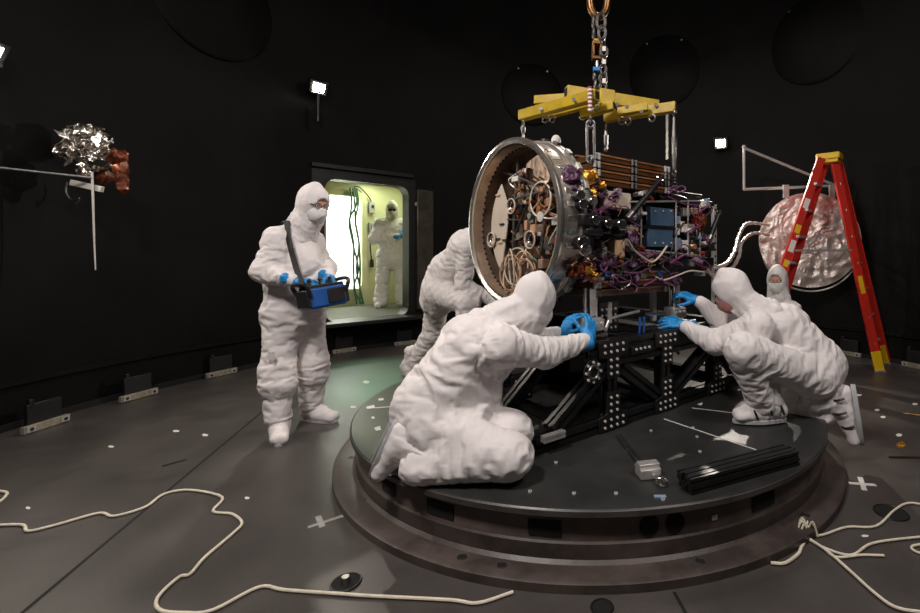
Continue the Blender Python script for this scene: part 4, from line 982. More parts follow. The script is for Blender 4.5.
# bolt heads inside the lip and around the outside
ux, uy, _ = frame(AX)
for i in range(72):
    a = 2 * PI * i / 72; e = ux * math.cos(a) + uy * math.sin(a); c = C0 + AX * .078 + e * .487; m = MB(); m.cyl(c, c - e * .006, .0075, .0075, 8); ip('lip_bolt', m, 'hole')
for i in range(40):
    a = 2 * PI * i / 40; e = ux * math.cos(a) + uy * math.sin(a)
    if e.dot(DIRP) > .35: continue
    m = MB(); c = C0 + AX * .09 + e * .522; m.box(c, (.06, .03, .006), basis(AX, e)); bk_ = ip('clip_plate', m, rnd.choice(('green', 'alu', 'shell', 'chrome', 'bright')), bevel=.002)
# adapter cone to the body
m = MB(); m.lathe([(.545, .19), (.548, .215), (.46, .34), (.30, .36), (.30, .19)], C0, AX, 96); ip('adapter_cone', m, 'green')
for a0_ in np.linspace(0, 2 * PI, 26)[:-1]:
    e = ux * math.cos(a0_) + uy * math.sin(a0_)
    m = MB(); c = C0 + AX * .205 + e * .552; m.box(c, (.03, .05, .018), basis(AX, e)); ip('adapter_lug', m, rnd.choice(('green', 'alu', 'steel', 'purplefilm')), bevel=.002)
# inside the drum: deck, nozzles, wire loops, covers
CD = C0 + AX * .17
m = MB(); m.lathe([(.001, 0), (.492, 0), (.492, .012), (.001, .012)], CD, AX, 96); ip('inner_deck', m, 'deck')
YV = -DIRP                       # to the right in the photo
UP = V((0, 0, 1))
def dk_(a, b, o=0.0): return CD - AX * o + YV * a + UP * b
def px_dk(x, y):
    """deck plane point seen at the pixel"""
    d = at(x, y, 1.0) - V((0, 0, CAMZ)); n = AX; tt = (CD - V((0, 0, CAMZ))).dot(n) / d.dot(n); p = V((0, 0, CAMZ)) + d * tt - CD
    return p.dot(YV), p.dot(UP)
for x, y, r in ((521, 207, .052), (501, 240, .052), (540, 240, .058)):
    a, b = px_dk(x, y); c = dk_(a, b, .0)
    m = MB(); m.lathe([(r * .55, .0), (r * .62, .05), (r, .075), (r, .085), (r * .5, .06), (r * .42, .0)], c, -AX, 32); nz = ip('nozzle', m, 'deck')
    m = MB(); m.torus(c - AX * .082, AX, r * .96, .0055, 32, 8); ip('nozzle_lip', m, 'cream', nz)
    m = MB(); m.torus(c - AX * .07, AX, r * .55, .006, 24, 8); ip('nozzle_throat', m, 'bright', nz)
# white crescent cover at left
P = []
for i in range(20):
    t_ = -1.0 + 2.0 * i / 19; P.append((-.41 * math.cos(t_ * .85) , .41 * math.sin(t_ * .85) - .02))
P += [(-.20, .16), (-.19, .02), (-.22, -.12)]
m = MB(); m.prism(P, dk_(0, 0, .055), YV, UP, .01); ip('crescent_cover', m, 'cream', bevel=.003)
for k_ in range(5):
    m = MB(); a, b = -.28 + rnd.uniform(-.06, .06), .05 + rnd.uniform(-.2, .2); m.box(dk_(a, b, .062), (.03, .05, .012), basis(-AX, UP)); ip('cover_clip', m, rnd.choice(('tan', 'blackplate')), bevel=.002)
for k_ in range(7):
    m = MB(); rr = rnd.uniform(.075, .13); a, b = px_dk(528 + rnd.uniform(-7, 9), 271 + rnd.uniform(-5, 7)); c = dk_(a, b, .05 + .012 * k_)
    tl = basis(AX + YV * rnd.uniform(-.5, .5) + UP * rnd.uniform(-.3, .3), UP); m.tube([c + tl @ V((0, rr * .75 * math.cos(t_), rr * math.sin(t_))) for t_ in [2 * PI * i / 30 for i in range(30)]], .0055, 6, closed=True); ip('wire_loop', m, rnd.choice(('copper', 'tan', 'cream')))
m = MB(); a, b = px_dk(548, 200); m.torus(dk_(a, b, .06), AX, .11, .006, 30, 6); ip('wire_loop', m, 'cable')
for k_ in range(74):
    th = rnd.uniform(0, 2 * PI); r = .40 * math.sqrt(rnd.random()); a, b = r * math.cos(th), r * math.sin(th)
    if a < -.14 and abs(b) < .33: a = -a * .8
    m = MB(); q = rnd.random(); o = rnd.uniform(.02, .07)
    if q < .45: m.box(dk_(a, b, o / 2), (o, rnd.uniform(.03, .09), rnd.uniform(.03, .08)), basis(-AX, UP)); nm = 'deck_box'
    elif q < .7: m.cyl(dk_(a, b, 0), dk_(a, b, o), rnd.uniform(.012, .035), None, 14); nm = 'deck_fitting'
    else: m.tube([dk_(a, b, .02), dk_(a + rnd.uniform(-.12, .12), b + rnd.uniform(-.12, .12), .06), dk_(a + rnd.uniform(-.2, .2) * .7, b + rnd.uniform(-.2, .2) * .7, .03)], .007, 7, 6); nm = 'deck_harness'
    ip(nm, m, rnd.choice(('deck', 'steel', 'copper', 'core', 'brownlip', 'satin', 'alu', 'green', 'rust')), bevel=.003 if nm == 'deck_box' else 0)
for a, b, c, d in ((-.45, .12, .45, .20), (-.30, .38, .38, .12), (.12, -.42, .3, .38), (-.1, .45, -.16, -.4)):
    m = MB(); m.tube([dk_(a, b, .035), dk_((a + c) / 2, (b + d) / 2 + .02, .05), dk_(c, d, .035)], .010, 8, 5); ip('deck_strut', m, 'steel')

# knob on top of the ring
c = at(556, 141, 3.05)
m = MB(); m.cyl(c - UP * .09, c - UP * .02, .03, .016, 14).sphere(c, (.032, .032, .040), 16); ip('round_cap', m, 'white')
m = MB(); m.box(c - UP * .09 - YV * .03, (.16, .10, .03), RS); ip('cap_bracket', m, 'green', bevel=.004)
# core body
m = MB(); m.box(I(1.16, .02, CZ), (1.34, .76, .56), RS); ip('core_body', m, 'core', bevel=.01)
m = MB(); m.lathe([(.001, .33), (.42, .33), (.40, .50), (.001, .50)], C0, AX, 64); ip('core_collar', m, 'purplefilm')
FY = -.40                      # front face
# stacked brown boards, above and below
for zb, zt in ((1.735, 1.935), (1.035, 1.195)):
    nl = 4 if zb > 1.5 else 3
    for j in range(nl):
        hh = (zt - zb) / nl; zc = zb + hh * (j + .5)
        m = MB(); m.box(I(.885, .0, zc), (.66, .90, hh * .80), RS); bd = ip('board', m, 'brown', bevel=.003)
        m = MB(); m.box(I(.885, -.452, zc + hh * .30), (.655, .010, .010), RS); ip('board_edge', m, 'brownlip', bd)
    for s_ in (.545, .885, 1.23) if zb > 1.5 else (.55, 1.22):
        for j in range(nl):
            hh = (zt - zb) / nl; zc = zb + hh * (j + .5)
            for yy in (-.462, .462):
                m = MB(); m.cyl(I(s_ - .018, yy, zc - hh * .4), I(s_ - .018, yy, zc + hh * .4), .012, None, 10).cyl(I(s_ + .018, yy, zc - hh * .4), I(s_ + .018, yy, zc + hh * .4), .012, None, 10).box(I(s_, yy, zc), (.05, .012, hh * .5), RS); ip('hinge', m, rnd.choice(('alu', 'steel', 'steel')))
for j, (s_, hh, zc) in enumerate(((1.28, .15, 1.86), (1.36, .12, 1.845), (1.44, .10, 1.85))):
    m = MB()
    for k_ in range(4): m.box(I(s_, -.36 + .02 * j, zc - hh / 2 + hh * (k_ + .5) / 4), (.065, .10, hh / 4 * .75), RS)
    ip('step_block', m, 'steel', bevel=.002)
m = MB(); m.box(I(1.23, -.30, 1.69), (.95, .14, .06), RS); ip('top_beam', m, 'blackplate', bevel=.004)
m = MB(); m.tube([I(1.18, -.42, 1.70), I(1.35, -.43, 1.72), I(1.6, -.42, 1.70), I(1.88, -.40, 1.71)], .028, 10, 5); ip('black_hose', m, 'blackplastic')
# helpers on the front face: pixel to face point
def fpx(x, y, yy=FY):
    o = I(0, yy, 0); d = at(x, y, 1.0) - V((0, 0, CAMZ)); tt = (o - V((0, 0, CAMZ))).dot(DIRP) / d.dot(DIRP); p = V((0, 0, CAMZ)) + d * tt; return (p - SO).dot(DIRS), p.z
def face_box(nm, x0, y0, x1, y1, mt, dep=.04, yy=FY, bev=.004, par=None):
    s0, za = fpx(x0, y0, yy - dep); s1, zb_ = fpx(x1, y1, yy - dep); sm, _ = fpx((x0 + x1) / 2, (y0 + y1) / 2, yy - dep)
    _, zc = fpx((x0 + x1) / 2, (y0 + y1) / 2, yy - dep); hgt = abs(fpx((x0 + x1) / 2, y0, yy - dep)[1] - fpx((x0 + x1) / 2, y1, yy - dep)[1])
    m = MB(); m.box(I((s0 + s1) / 2, yy - dep / 2, zc), (abs(s1 - s0), dep, hgt), RS); return ip(nm, m, mt, par, bevel=bev)
face_box('white_panel', 604, 192, 631, 208, 'cream', .045)
face_box('tan_label', 615, 240, 625, 257, 'tan', .07)
p1_ = face_box('blue_panel', 651, 208, 674, 226, 'blue', .05); face_box('blue_panel', 648, 229, 673, 247, 'blue', .05)
face_box('panel_band', 637, 226, 676, 229, 'blackplate', .055)
for i in range(3):
    for x, y in ((655 + i * 8, 211), (655 + i * 8, 243)):
        s_, z = fpx(x, y, FY - .05); m = MB(); m.cyl(I(s_, FY - .05, z), I(s_, FY - .056, z), .006, .006, 8); ip('panel_screw', m, 'bolt', p1_)
for (a, b, c, d, mt) in ((677, 206, 681, 213, 'bright'), (676, 216, 681, 224, 'ltblue'), (683, 224, 688, 232, 'white'), (676, 238, 681, 250, 'ltblue'), (683, 240, 688, 250, 'white'), (690, 236, 695, 246, 'bright'), (677, 228, 680, 235, 'white'), (690, 224, 695, 231, 'alu'), (697, 230, 702, 240, 'steel'), (684, 208, 690, 216, 'alu'), (692, 208, 698, 214, 'tan'), (697, 216, 703, 224, 'red'), (690, 249, 697, 255, 'steel')):
    face_box('electronics_box', a, b, c, d, mt, .05)
m = MB(); sA, zA = fpx(704, 204, FY - .06); m.box(I(sA, FY - .04, zA), (.06, .05, .05), RS); ip('sensor_head', m, 'white', bevel=.006)
for (x0, y0, x1, y1, r, yy) in ((627, 219, 660, 180, .020, FY - .07), (709, 240, 719, 214, .022, FY - .08)):
    a, b = fpx(x0, y0, yy), fpx(x1, y1, yy); m = MB(); m.cyl(I(a[0], yy, a[1]), I(b[0], yy, b[1]), r, r * .9, 14); stt = ip('strut', m, 'blackplastic')
    m = MB(); m.torus(I(b[0], yy, b[1] + .01), DIRP, .026, .010, 20, 8); ip('strut_eye', m, 'bright', stt)
    m = MB(); m.cyl(I(a[0], yy, a[1]), I(a[0] * .85 + b[0] * .15, yy, a[1] * .85 + b[1] * .15), r * 1.15, None, 14); ip('strut_collar', m, 'steel', stt)
# black camera-like cluster at the middle left
for (a, b, c, d, dep) in ((583, 213, 600, 226, .16), (598, 216, 612, 234, .13), (586, 228, 604, 236, .15), (612, 222, 626, 236, .10)):
    face_box('sensor_housing', a, b, c, d, 'blackplastic', dep, bev=.012)
for x, y, r, mt in ((583, 250, .040, 'chrome'), (581, 205, .034, 'blackplastic'), (591, 202, .028, 'steel'), (619, 225, .036, 'blackplastic'), (593, 220, .03, 'blackplastic'), (606, 224, .03, 'lens'), (578, 196, .03, 'blackplastic'), (581, 243, .045, 'blackplastic')):
    s_, z = fpx(x, y, FY - .12); m = MB(); m.cyl(I(s_ + .03, FY + .02, z), I(s_ - .02, FY - .17, z), r, r, 20); cy = ip('sensor_barrel', m, mt, bevel=.004)
    m = MB(); m.torus(I(s_ - .02, FY - .17, z), DIRS * .12 + DIRP, r * .85, r * .13, 22, 8); ip('barrel_ring', m, 'bright', cy)
# foil and film wraps
def blob(nm, c, r, mt, seed, h=.009, amp=.95, par=None):
    s_ = SDF(); s_.fold = min(r) * amp; s_.fscale = 24; s_.seed = seed; s_.ell(c, r, np.array([[RS[i][j] for j in range(3)] for i in range(3)])); vs, fs = s_.mesh(h); return obj(nm, (vs, fs), mt, par or ti, ang=.35)
for i, (x, y, rx, rz, mt) in enumerate(((590, 177, .05, .045, 'gold'), (592, 197, .04, .06, 'gold'), (600, 186, .03, .03, 'gold'), (573, 180, .08, .09, 'purplefilm'), (578, 225, .06, .10, 'purplefilm'), (580, 262, .05, .05, 'rust'), (586, 270, .06, .05, 'gold'), (592, 277, .05, .035, 'gold'), (577, 272, .06, .05, 'rust'),
                                        (606, 262, .09, .04, 'purplefilm'), (632, 264, .08, .03, 'purplefilm'), (634, 238, .06, .06, 'purplefilm'), (701, 222, .04, .09, 'rust'), (706, 240, .04, .06, 'purplefilm'), (697, 262, .07, .04, 'purplefilm'), (674, 281, .07, .04, 'purplefilm'), (635, 280, .025, .06, 'purplefilm'), (640, 250, .04, .03, 'rust'), (618, 262, .04, .025, 'rust'))):
    s_, z = fpx(x, y, FY - .06); blob('film_wrap', I(s_, FY - .05, z), (rx * .8, .045, rz * .8), mt, i + 20)
# lower equipment row
m = MB(); m.box(I(1.25, -.22, 1.245), (1.25, .42, .07), RS); ip('lower_rail', m, 'blackplate', bevel=.006)
for i in range(26):
    x = 596 + rnd.random() * 118; y = 258 + rnd.random() * 22; s_, z = fpx(x, y, FY - .04); m = MB(); dd = rnd.uniform(.02, .06)
    m.box(I(s_, FY - .02, z), (rnd.uniform(.02, .07), dd + .04, rnd.uniform(.02, .05)), RS); ip('connector', m, rnd.choice(('blackplastic', 'blackplastic', 'steel', 'core', 'rust', 'alu', 'bluetag')), bevel=.003)
for i in range(62):
    x = 626 + rnd.random() * 84; y = 192 + rnd.random() * 66
    if 646 < x < 677 and y > 205 and y < 249: continue
    s_, z = fpx(x, y, FY - .02); m = MB(); q = rnd.random(); dd = rnd.uniform(.015, .07)
    if q < .6: m.box(I(s_, FY - dd / 2, z), (rnd.uniform(.015, .055), dd, rnd.uniform(.015, .055)), RS); nm = 'component_box'
    else: m.cyl(I(s_, FY, z), I(s_, FY - dd - .02, z), rnd.uniform(.008, .02), None, 10); nm = 'round_fitting'
    ip(nm, m, rnd.choice(('bright', 'alu', 'steel', 'core', 'blackplastic', 'tan', 'steel', 'red', 'purplefilm', 'ltblue', 'white', 'copper')), bevel=.002 if nm == 'component_box' else 0)
for i in range(26):
    x = 566 + rnd.random() * 60; y = 188 + rnd.random() * 80; s_, z = fpx(x, y, FY - .05); m = MB()
    m.box(I(s_, FY - .03, z), (rnd.uniform(.02, .05), .08, rnd.uniform(.015, .05)), RS); ip('component_box', m, rnd.choice(('core', 'blackplastic', 'steel', 'purplefilm', 'rust', 'copper', 'alu')), bevel=.002)
# bright rod frame in front of the electronics
for (x0, y0, x1, y1) in ((641, 203, 641, 250), (676, 200, 676, 258), (688, 200, 688, 256), (700, 205, 700, 262), (630, 202, 704, 201), (640, 250, 704, 256)):
    a, b = fpx(x0, y0, FY - .05), fpx(x1, y1, FY - .05); m = MB(); m.cyl(I(a[0], FY - .05, a[1]), I(b[0], FY - .05, b[1]), .007, None, 8); ip('frame_rod', m, 'alu')
# wiring
for i in range(80):
    q = rnd.random()
    x = 572 + rnd.random() * 130; y = (258 + rnd.random() * 26) if q < .45 else (188 + rnd.random() * 80)
    if 600 < x < 632 and y < 212: y = 188
    P = []
    for j in range(4):
        if 646 < x < 677 and 203 < y < 250: y = 254 + rnd.random() * 8
        yy = FY - rnd.uniform(.05, .11); s_, z = fpx(x, y, yy); P.append(I(s_, yy, z)); x += rnd.uniform(-16, 16); y += rnd.uniform(-10, 10); x = min(max(x, 568), 712); y = min(max(y, 186), 292)
    m = MB(); m.tube(P, rnd.uniform(.003, .0065), 7, 7); ip('wire_harness', m, rnd.choice(('purple', 'purple', 'purple', 'purple', 'copper', 'blackplastic', 'blackplastic', 'steel')))
P = [fpx(x, y, FY - .12) for x, y in ((628, 240), (634, 250), (644, 258), (652, 262), (660, 256), (667, 246))]
m = MB(); m.tube([I(a, FY - .12, b) for a, b in P], .007, 8, 6); ip('pale_harness', m, 'cream')
P = [fpx(x, y, FY - .10) for x, y in ((656, 277), (664, 280), (676, 276), (690, 271), (704, 272))]
m = MB(); m.tube([I(a, FY - .10, b) for a, b in P], .006, 8, 6); ip('pale_harness', m, 'cream')
for i in range(5):
    m = MB(); s_, z = fpx(596 + rnd.random() * 26, 197 + rnd.random() * 12, FY - .06); s2, z2 = s_ + rnd.uniform(-.08, .12), z + rnd.uniform(-.09, .09); m.tube([I(s_, FY - .055, z), I((s_ + s2) / 2, FY - .07, (z + z2) / 2 + .03), I(s2, FY - .055, z2)], .004, 6, 5); ip('wire_harness', m, 'purple')
# far side and end faces
for i in range(22):
    m = MB(); m.box(I(1.83 + rnd.uniform(0, .05), rnd.uniform(-.38, .38), rnd.uniform(1.26, 1.74)), (rnd.uniform(.04, .12), rnd.uniform(.04, .12), rnd.uniform(.03, .10)), RS); ip('end_box', m, rnd.choice(('core', 'blackplastic', 'steel', 'rust', 'alu', 'purplefilm')), bevel=.003)
for i in range(14):
    m = MB(); m.cyl(I(rnd.uniform(.5, 1.0), rnd.uniform(-.4, .3), 1.94), I(rnd.uniform(.5, 1.0), rnd.uniform(-.4, .3), 1.955), .006, None, 6); ip('top_wire', m, 'brownlip')

# ------------------------------------------------------------------ lifting frame, chains
tl = thing('lifting_frame', at(600, 100, 3.0), 'yellow steel lifting spreader frame hanging above the instrument', 'lifting frame')
def beam(a, b, w, h_, nm='beam', ends=True):
    a, b = V(a), V(b); d = (b - a).normalized(); R_ = basis(d, UP); L_ = (b - a).length
    m = MB(); m.box((a + b) / 2, (L_, w, h_), R_); o = obj(nm, m, 'yellow', tl, bevel=.005)
    if ends:
        for e, sg in ((a, -1), (b, 1)):
            m = MB(); m.box(e + d * sg * .002, (.006, w * .62, h_ * .62), R_); obj('open_end', m, 'hole', o)
    return o
c1a, c1b = at(521, 116, 3.12), at(597, 95, 2.76)
c2a, c2b = at(604, 118, 3.12), at(677, 106, 3.0)
c2a, c2b = at(605, 118, 3.27), at(676, 107, 3.06)
bA, bB = at(566, 92.5, 2.98), at(657, 107, 3.20)
beam(c1a, c1b, .06, .066); beam(c2a, c2b, .06, .066); beam(bA, bB, .07, .08)
beam(at(581, 115, 2.96), at(614, 105.5, 2.86), .05, .055); beam(at(535, 100.5, 3.30), at(572, 98, 3.22), .05, .06)
beam(at(546, 117, 3.14), at(588, 105.5, 2.96), .05, .03, ends=False)
beam(at(618, 112, 3.1), at(648, 107, 3.05), .05, .05, ends=False)
for x, y, Y in ((574, 100, 2.84), (541, 109, 3.0), (627, 107, 2.98), (641, 112, 3.0), (656, 105.5, 3.12), (617, 105, 2.94)):
    m = MB(); c = at(x, y, Y - .04); m.cyl(c, c - V((0, .012, 0)), .012, .012, 10); obj('bolt', m, 'steel', tl)
for x, y, Y in ((545, 119, 3.06), (552, 119, 3.05), (596, 107, 2.78), (583, 116, 2.94), (652, 118, 3.05), (628, 121, 3.1), (622, 121, 3.12)):
    m = MB(); c = at(x, y, Y); m.torus(c, (.5, .8, .1), .022, .006, 18, 6); obj('shackle_ring', m, 'steel', tl)
m = MB(); m.box(at(605, 99, 2.92), (.10, .09, .10), basis((bB - bA), UP)); obj('centre_block', m, 'yellow', tl, bevel=.006)
def chain(A, B, r, wire, label, mt='steel', group=None):
    A, B = V(A), V(B); d = (B - A); L_ = d.length; n = max(2, round(L_ / (r * 3.0))); x, y, dd = frame(d); m = MB(); st = L_ / n
    for i in range(n):
        c = A + dd * st * (i + .5); u = x if i % 2 else y; hl = st * .72; hw = st * .36
        m.tube([c + dd * (hl - hw) * (1 if math.sin(t_) > 0 else -1) + dd * hw * math.sin(t_) + u * hw * math.cos(t_) for t_ in [2 * PI * (k_ + .5) / 16 for k_ in range(16)]], wire, 6, closed=True)
    return tag(obj('lifting_chain', m, mt), label, 'chain', group)
def hanger(x, y0, y1, Y, lb, long_=False):
    A, B = at(x, y0, Y), at(x, y1, Y); t = thing('hanger_link', B, lb, 'hanger link')
    m = MB(); m.torus(A - UP * .02, (1, 0, 0), .022, .007, 18, 6); obj('top_shackle', m, 'steel', t)
    m = MB(); L_ = (A - B).length
    if long_:
        for q in (-1, 1): m.cyl(A + V((q * .022, 0, -.05)), B + V((q * .022, 0, .02)), .009, None, 10)
        m.torus(A - UP * .05, (0, 1, 0), .022, .009, 18, 6); m.torus(B + UP * .02, (0, 1, 0), .022, .009, 18, 6)
    else:
        m.cyl(A - UP * .04, A - UP * (L_ * .42), .009, .013, 10).cyl(A - UP * (L_ * .42), B + UP * .04, .016, .012, 12)
    obj('turnbuckle', m, 'steel', t)
    m = MB(); m.torus(B + UP * .02, (1, .3, 0), .020, .007, 18, 6); obj('bottom_shackle', m, 'steel', t)
hanger(523, 119, 139, 3.10, 'steel hanger from the left end of the yellow frame to the ring top')
hanger(590.5, 116, 163, 2.86, 'long oval steel hanger link left of centre at the brown panels', True)
hanger(606, 124, 151, 3.2, 'steel hanger under the middle of the yellow frame')
hanger(674, 110, 176, 3.05, 'steel hanger from the right end of the yellow frame')
m = MB(); m.box((at(668, 112, 3.42) + at(668, 158, 3.42)) / 2, (.022, .022, .36), RS); tag(obj('square_tube', m, 'steel'), 'grey square tube hanging beside the right hanger of the yellow frame', 'tube')
# hook chain above
Yc = 3.0
hk = thing('crane_rigging', at(598, 90, Yc), 'crane rigging of links and a brass load cell above the yellow frame', 'rigging')
top = at(598, -40, Yc)
m = MB(); m.tube([at(590, -30, Yc), at(590, 2, Yc), at(593, 13, Yc), at(598, 17, Yc), at(604, 13, Yc), at(607, 2, Yc), at(607, -30, Yc)], .024, 10, 5); obj('crane_hook', m, 'brass', hk)
for i, (x, y, w, h_) in enumerate(((595, 23, 4.2, 8), (601, 22, 4.2, 8), (595, 34, 3.4, 7), (602, 33, 3.4, 7), (603, 43, 3, 5), (604, 52, 3, 5), (604, 61, 3, 5), (603, 70, 3, 5), (596, 77, 4, 6), (603, 79, 3.4, 5), (597, 86, 4, 6), (603, 87, 3, 4))):
    c = at(x, y, Yc - .02 * (i % 2)); k_ = Yc / F; m = MB()
    u = V((1, 0, 0)) if i % 2 else V((.5, .86, 0)); m.tube([c + u * w * k_ * math.cos(t_) + UP * h_ * k_ * math.sin(t_) for t_ in [2 * PI * q / 18 for q in range(18)]], .010, 6, closed=True); obj('chain_link', m, 'darksteel', hk)
c = at(597, 51, Yc); k_ = Yc / F; m = MB()
RB = Matrix.Rotation(.15, 3, 'Z')
m.box(c + V((0, 0, 7.5 * k_)), (10 * k_, .045, 3.5 * k_), RB).box(c - V((0, 0, 7.5 * k_)), (10 * k_, .045, 3.5 * k_), RB).box(c - V((3.8 * k_, 0, 0)), (2.6 * k_, .045, 12 * k_), RB).box(c + V((3.8 * k_, 0, 0)), (2.6 * k_, .045, 12 * k_), RB)
lc = obj('load_cell', m, 'brass', hk, bevel=.004)
m = MB(); m.box(c + V((0, 0, 10 * k_)), (7 * k_, .04, 2 * k_), RB); obj('cell_cap', m, 'yellow', lc)
m = MB(); m.cyl(at(597, 61, Yc), at(597, 75, Yc), .012, .012, 10); obj('swivel', m, 'steel', hk)
m = MB(); m.box(at(596.5, 70, Yc - .02), (7 * k_, .05, 4 * k_)); obj('blue_band', m, 'bluetag', hk, bevel=.003)
for y in (49, 62, 81):
    m = MB(); m.box(at(604, y, Yc - .03), (3.4 * k_, .015, 4.5 * k_)); obj('white_tag', m, 'white', hk)
m = MB()
for i in range(6): m.cyl(at(590, 87 + i * 4, 2.72), at(590, 89 + i * 4, 2.72), .014, None, 10)
obj('striped_pin', m, 'red', tl)
m = MB()
for i in range(6): m.cyl(at(590, 89 + i * 4, 2.72), at(590, 91 + i * 4, 2.72), .0135, None, 10)
obj('striped_pin', m, 'white', tl)

# ------------------------------------------------------------------ step ladder
tp = at(829.5, 159, 5.42)
lad = thing('step_ladder', V((tp.x, tp.y, 0)), 'tall red stepladder with yellow top standing open at right', 'ladder')
zt = tp.z
def rail_pts(top, foot): return V(top), V(foot)
wd = V((.28, .95, 0)).normalized()          # across the steps
LF = [(on(757, 376), on(769, 368))][0]
n1, f1 = V((3.36, 5.30, 0)), V((3.72, 5.72, 0))
n1 = on(880, 372); f1 = n1 + V((.30, .37, 0))
n2, f2 = n1 + V((-1.50, -.10, 0)), f1 + V((-1.50, -.10, 0))
acr = (f1 - n1)
tn1, tf1 = tp + V((.07, 0, 0)) - acr * .17 , tp + V((.07, 0, 0)) + acr * .17
tn2, tf2 = tn1 - V((.14, 0, 0)), tf1 - V((.14, 0, 0))
def rail(a, b, sx):
    d = (b - a).normalized(); R_ = basis(d, V((1, 0, 0))); m = MB(); L_ = (b - a).length
    m.box((a + b) / 2, (L_, .010, .085), R_); y_ = V(R_.col[1])
    for q in (-1, 1): m.box((a + b) / 2 + V(R_.col[2]) * q * .040 + y_ * sx * .014, (L_, .034, .010), R_)
    return obj('rail', m, 'ladder', lad, bevel=.002)
rails = [(tn1, n1, 1), (tf1, f1, -1), (tn2, n2, 1), (tf2, f2, -1)]
for a, b, sx in rails:
    r_ = rail(a, b + UP * .02, sx)
    d = (a - b).normalized()
    m = MB(); m.box(b + d * .11, (.24, .022, .105), basis(d, V((1, 0, 0)))); obj('foot_boot', m, 'ladderyel', r_, bevel=.004)
    m = MB(); m.box(b + UP * .012, (.10, .05, .024)); obj('rubber_foot', m, 'alu', r_, bevel=.004)
for i in range(1, 8):
    f_ = i / 8.0
    a, b = n1.lerp(tn1, f_), f1.lerp(tf1, f_)
    d = (b - a).normalized(); m = MB(); m.box((a + b) / 2, ((b - a).length, .035 if False else .03, .03), basis(d, UP)); obj('back_rung', m, 'alu', lad, bevel=.003)
    a, b = n2.lerp(tn2, f_), f2.lerp(tf2, f_)
    d = (b - a).normalized(); m = MB(); m.box((a + b) / 2, ((b - a).length, .085, .028), basis(d, UP)); obj('step', m, 'alu', lad, bevel=.003)
m = MB(); m.box(tp + UP * .02, (.25, acr.length * .46, .075), basis(V((acr.y, -acr.x, 0)), UP)); tc_ = obj('top_cap', m, 'ladderyel', lad, bevel=.014)
m = MB(); m.box(tp - UP * .035, (.21, acr.length * .40, .04), basis(V((acr.y, -acr.x, 0)), UP)); obj('cap_skirt', m, 'ladderyel', lad, bevel=.008)
for fA in (.56,):
    for (ta, fa, tb, fb) in ((tn1, n1, tn2, n2), (tf1, f1, tf2, f2)):
        a, b = fa.lerp(ta, fA), fb.lerp(tb, fA); m = MB(); m.box((a + b) / 2, ((b - a).length, .008, .024), basis((b - a), UP)); obj('spreader_bar', m, 'alu', lad)
for f_, hh, mt in ((.78, .12, 'white'), (.66, .10, 'ladderyel'), (.58, .14, 'white'), (.50, .08, 'ladderyel')):
    c = n2.lerp(tn2, f_); d = (tn2 - n2).normalized(); B_ = basis(d, V((1, 0, 0))); m = MB(); m.box(c - V(B_.col[1]) * (.007 if V(B_.col[1]).y > 0 else -.007), (hh, .003, .06), B_); obj('sticker', m, mt, lad)
c = n1.lerp(tn1, .40); d = (tn1 - n1).normalized(); B_ = basis(d, V((1, 0, 0))); m = MB(); m.box(c - V(B_.col[1]) * (.007 if V(B_.col[1]).y > 0 else -.007), (.20, .003, .05), B_); obj('sticker', m, 'ladderyel', lad)

# ------------------------------------------------------------------ foil covered disc on its bracket
YD = 5.95
td = thing('foil_disc', at(809, 288, YD), 'large round disc wrapped in crinkled silver foil hanging behind the red ladder', 'foil disc')
cD = at(809, 240, YD); rD = 47.5 / F * YD
fn = V((-.18, -1, .04)).normalized()
def crinkle_disc(c, n, r, nr=44, na=120):
    x, y, d = frame(n); vs = []; P2 = []
    for i in range(nr + 1):
        for j in range(na):
            a = 2 * PI * j / na; q = r * i / nr; P2.append((q * math.cos(a), q * math.sin(a)))
    A = np.array([(a, b, 0.0) for a, b in P2]); wv = np.stack([_noise(A * 4 + 3, 1), _noise(A * 4 + 9, 2), A[:, 2]], -1)
    hh = (1 - 2 * np.abs(_noise(A * 9 + wv * 3 + 20, 3) - .5)) * .022 + (1 - 2 * np.abs(_noise(A * 22 + wv * 4 + 40, 4) - .5)) * .009
    for (a, b), h_ in zip(P2, hh): vs.append(c + x * a + y * b + d * float(h_))
    fs = []
    for i in range(nr):
        for j in range(na): fs.append((i * na + j, (i + 1) * na + j, (i + 1) * na + (j + 1) % na, i * na + (j + 1) % na))
    m = MB(); m.add(vs, fs)
    n0 = len(vs); ring = [c + (x * math.cos(2 * PI * j / na) + y * math.sin(2 * PI * j / na)) * r * .985 - d * .07 for j in range(na)]
    m.add(ring, [tuple(range(na))]); m.f += [(nr * na + j, n0 + j, n0 + (j + 1) % na, nr * na + (j + 1) % na) for j in range(na)]
    return m
m = crinkle_disc(cD, fn, rD); obj('foil_cover', m, 'foil', td, ang=.30)
m = MB(); m.torus(cD - fn * .03 + V((.02, 0, -.06)), fn, rD * .98, .012, 80, 8); obj('hoop', m, 'alu', td)
tb = thing('wall_bracket_frame', at(744, 190, YD), 'pale grey triangular tube bracket carrying the foil disc', 'bracket')
def tubeb(P, r, nm='tube', mt='whitetube', par=None): m = MB(); m.tube(P, r, 10); return obj(nm, m, mt, par or tb, bevel=0)
Yb = YD + .05
tubeb([at(744, 147, Yb), at(744, 190, Yb)], .017); tubeb([at(744, 148, Yb), at(822, 180, Yb + .05), at(838, 186.5, Yb + .12)], .017); tubeb([at(744, 189.5, Yb), at(841, 185.5, Yb + .12)], .017)
for x in (786, 832):
    m = MB(); m.box(at(x, 191.5, Yb - .03), (.075, .02, .17)); obj('hanger_plate', m, 'whitetube', tb, bevel=.003)
m = MB(); m.sphere(at(744, 147, Yb), .026, 12); obj('joint_ball', m, 'whitetube', tb)
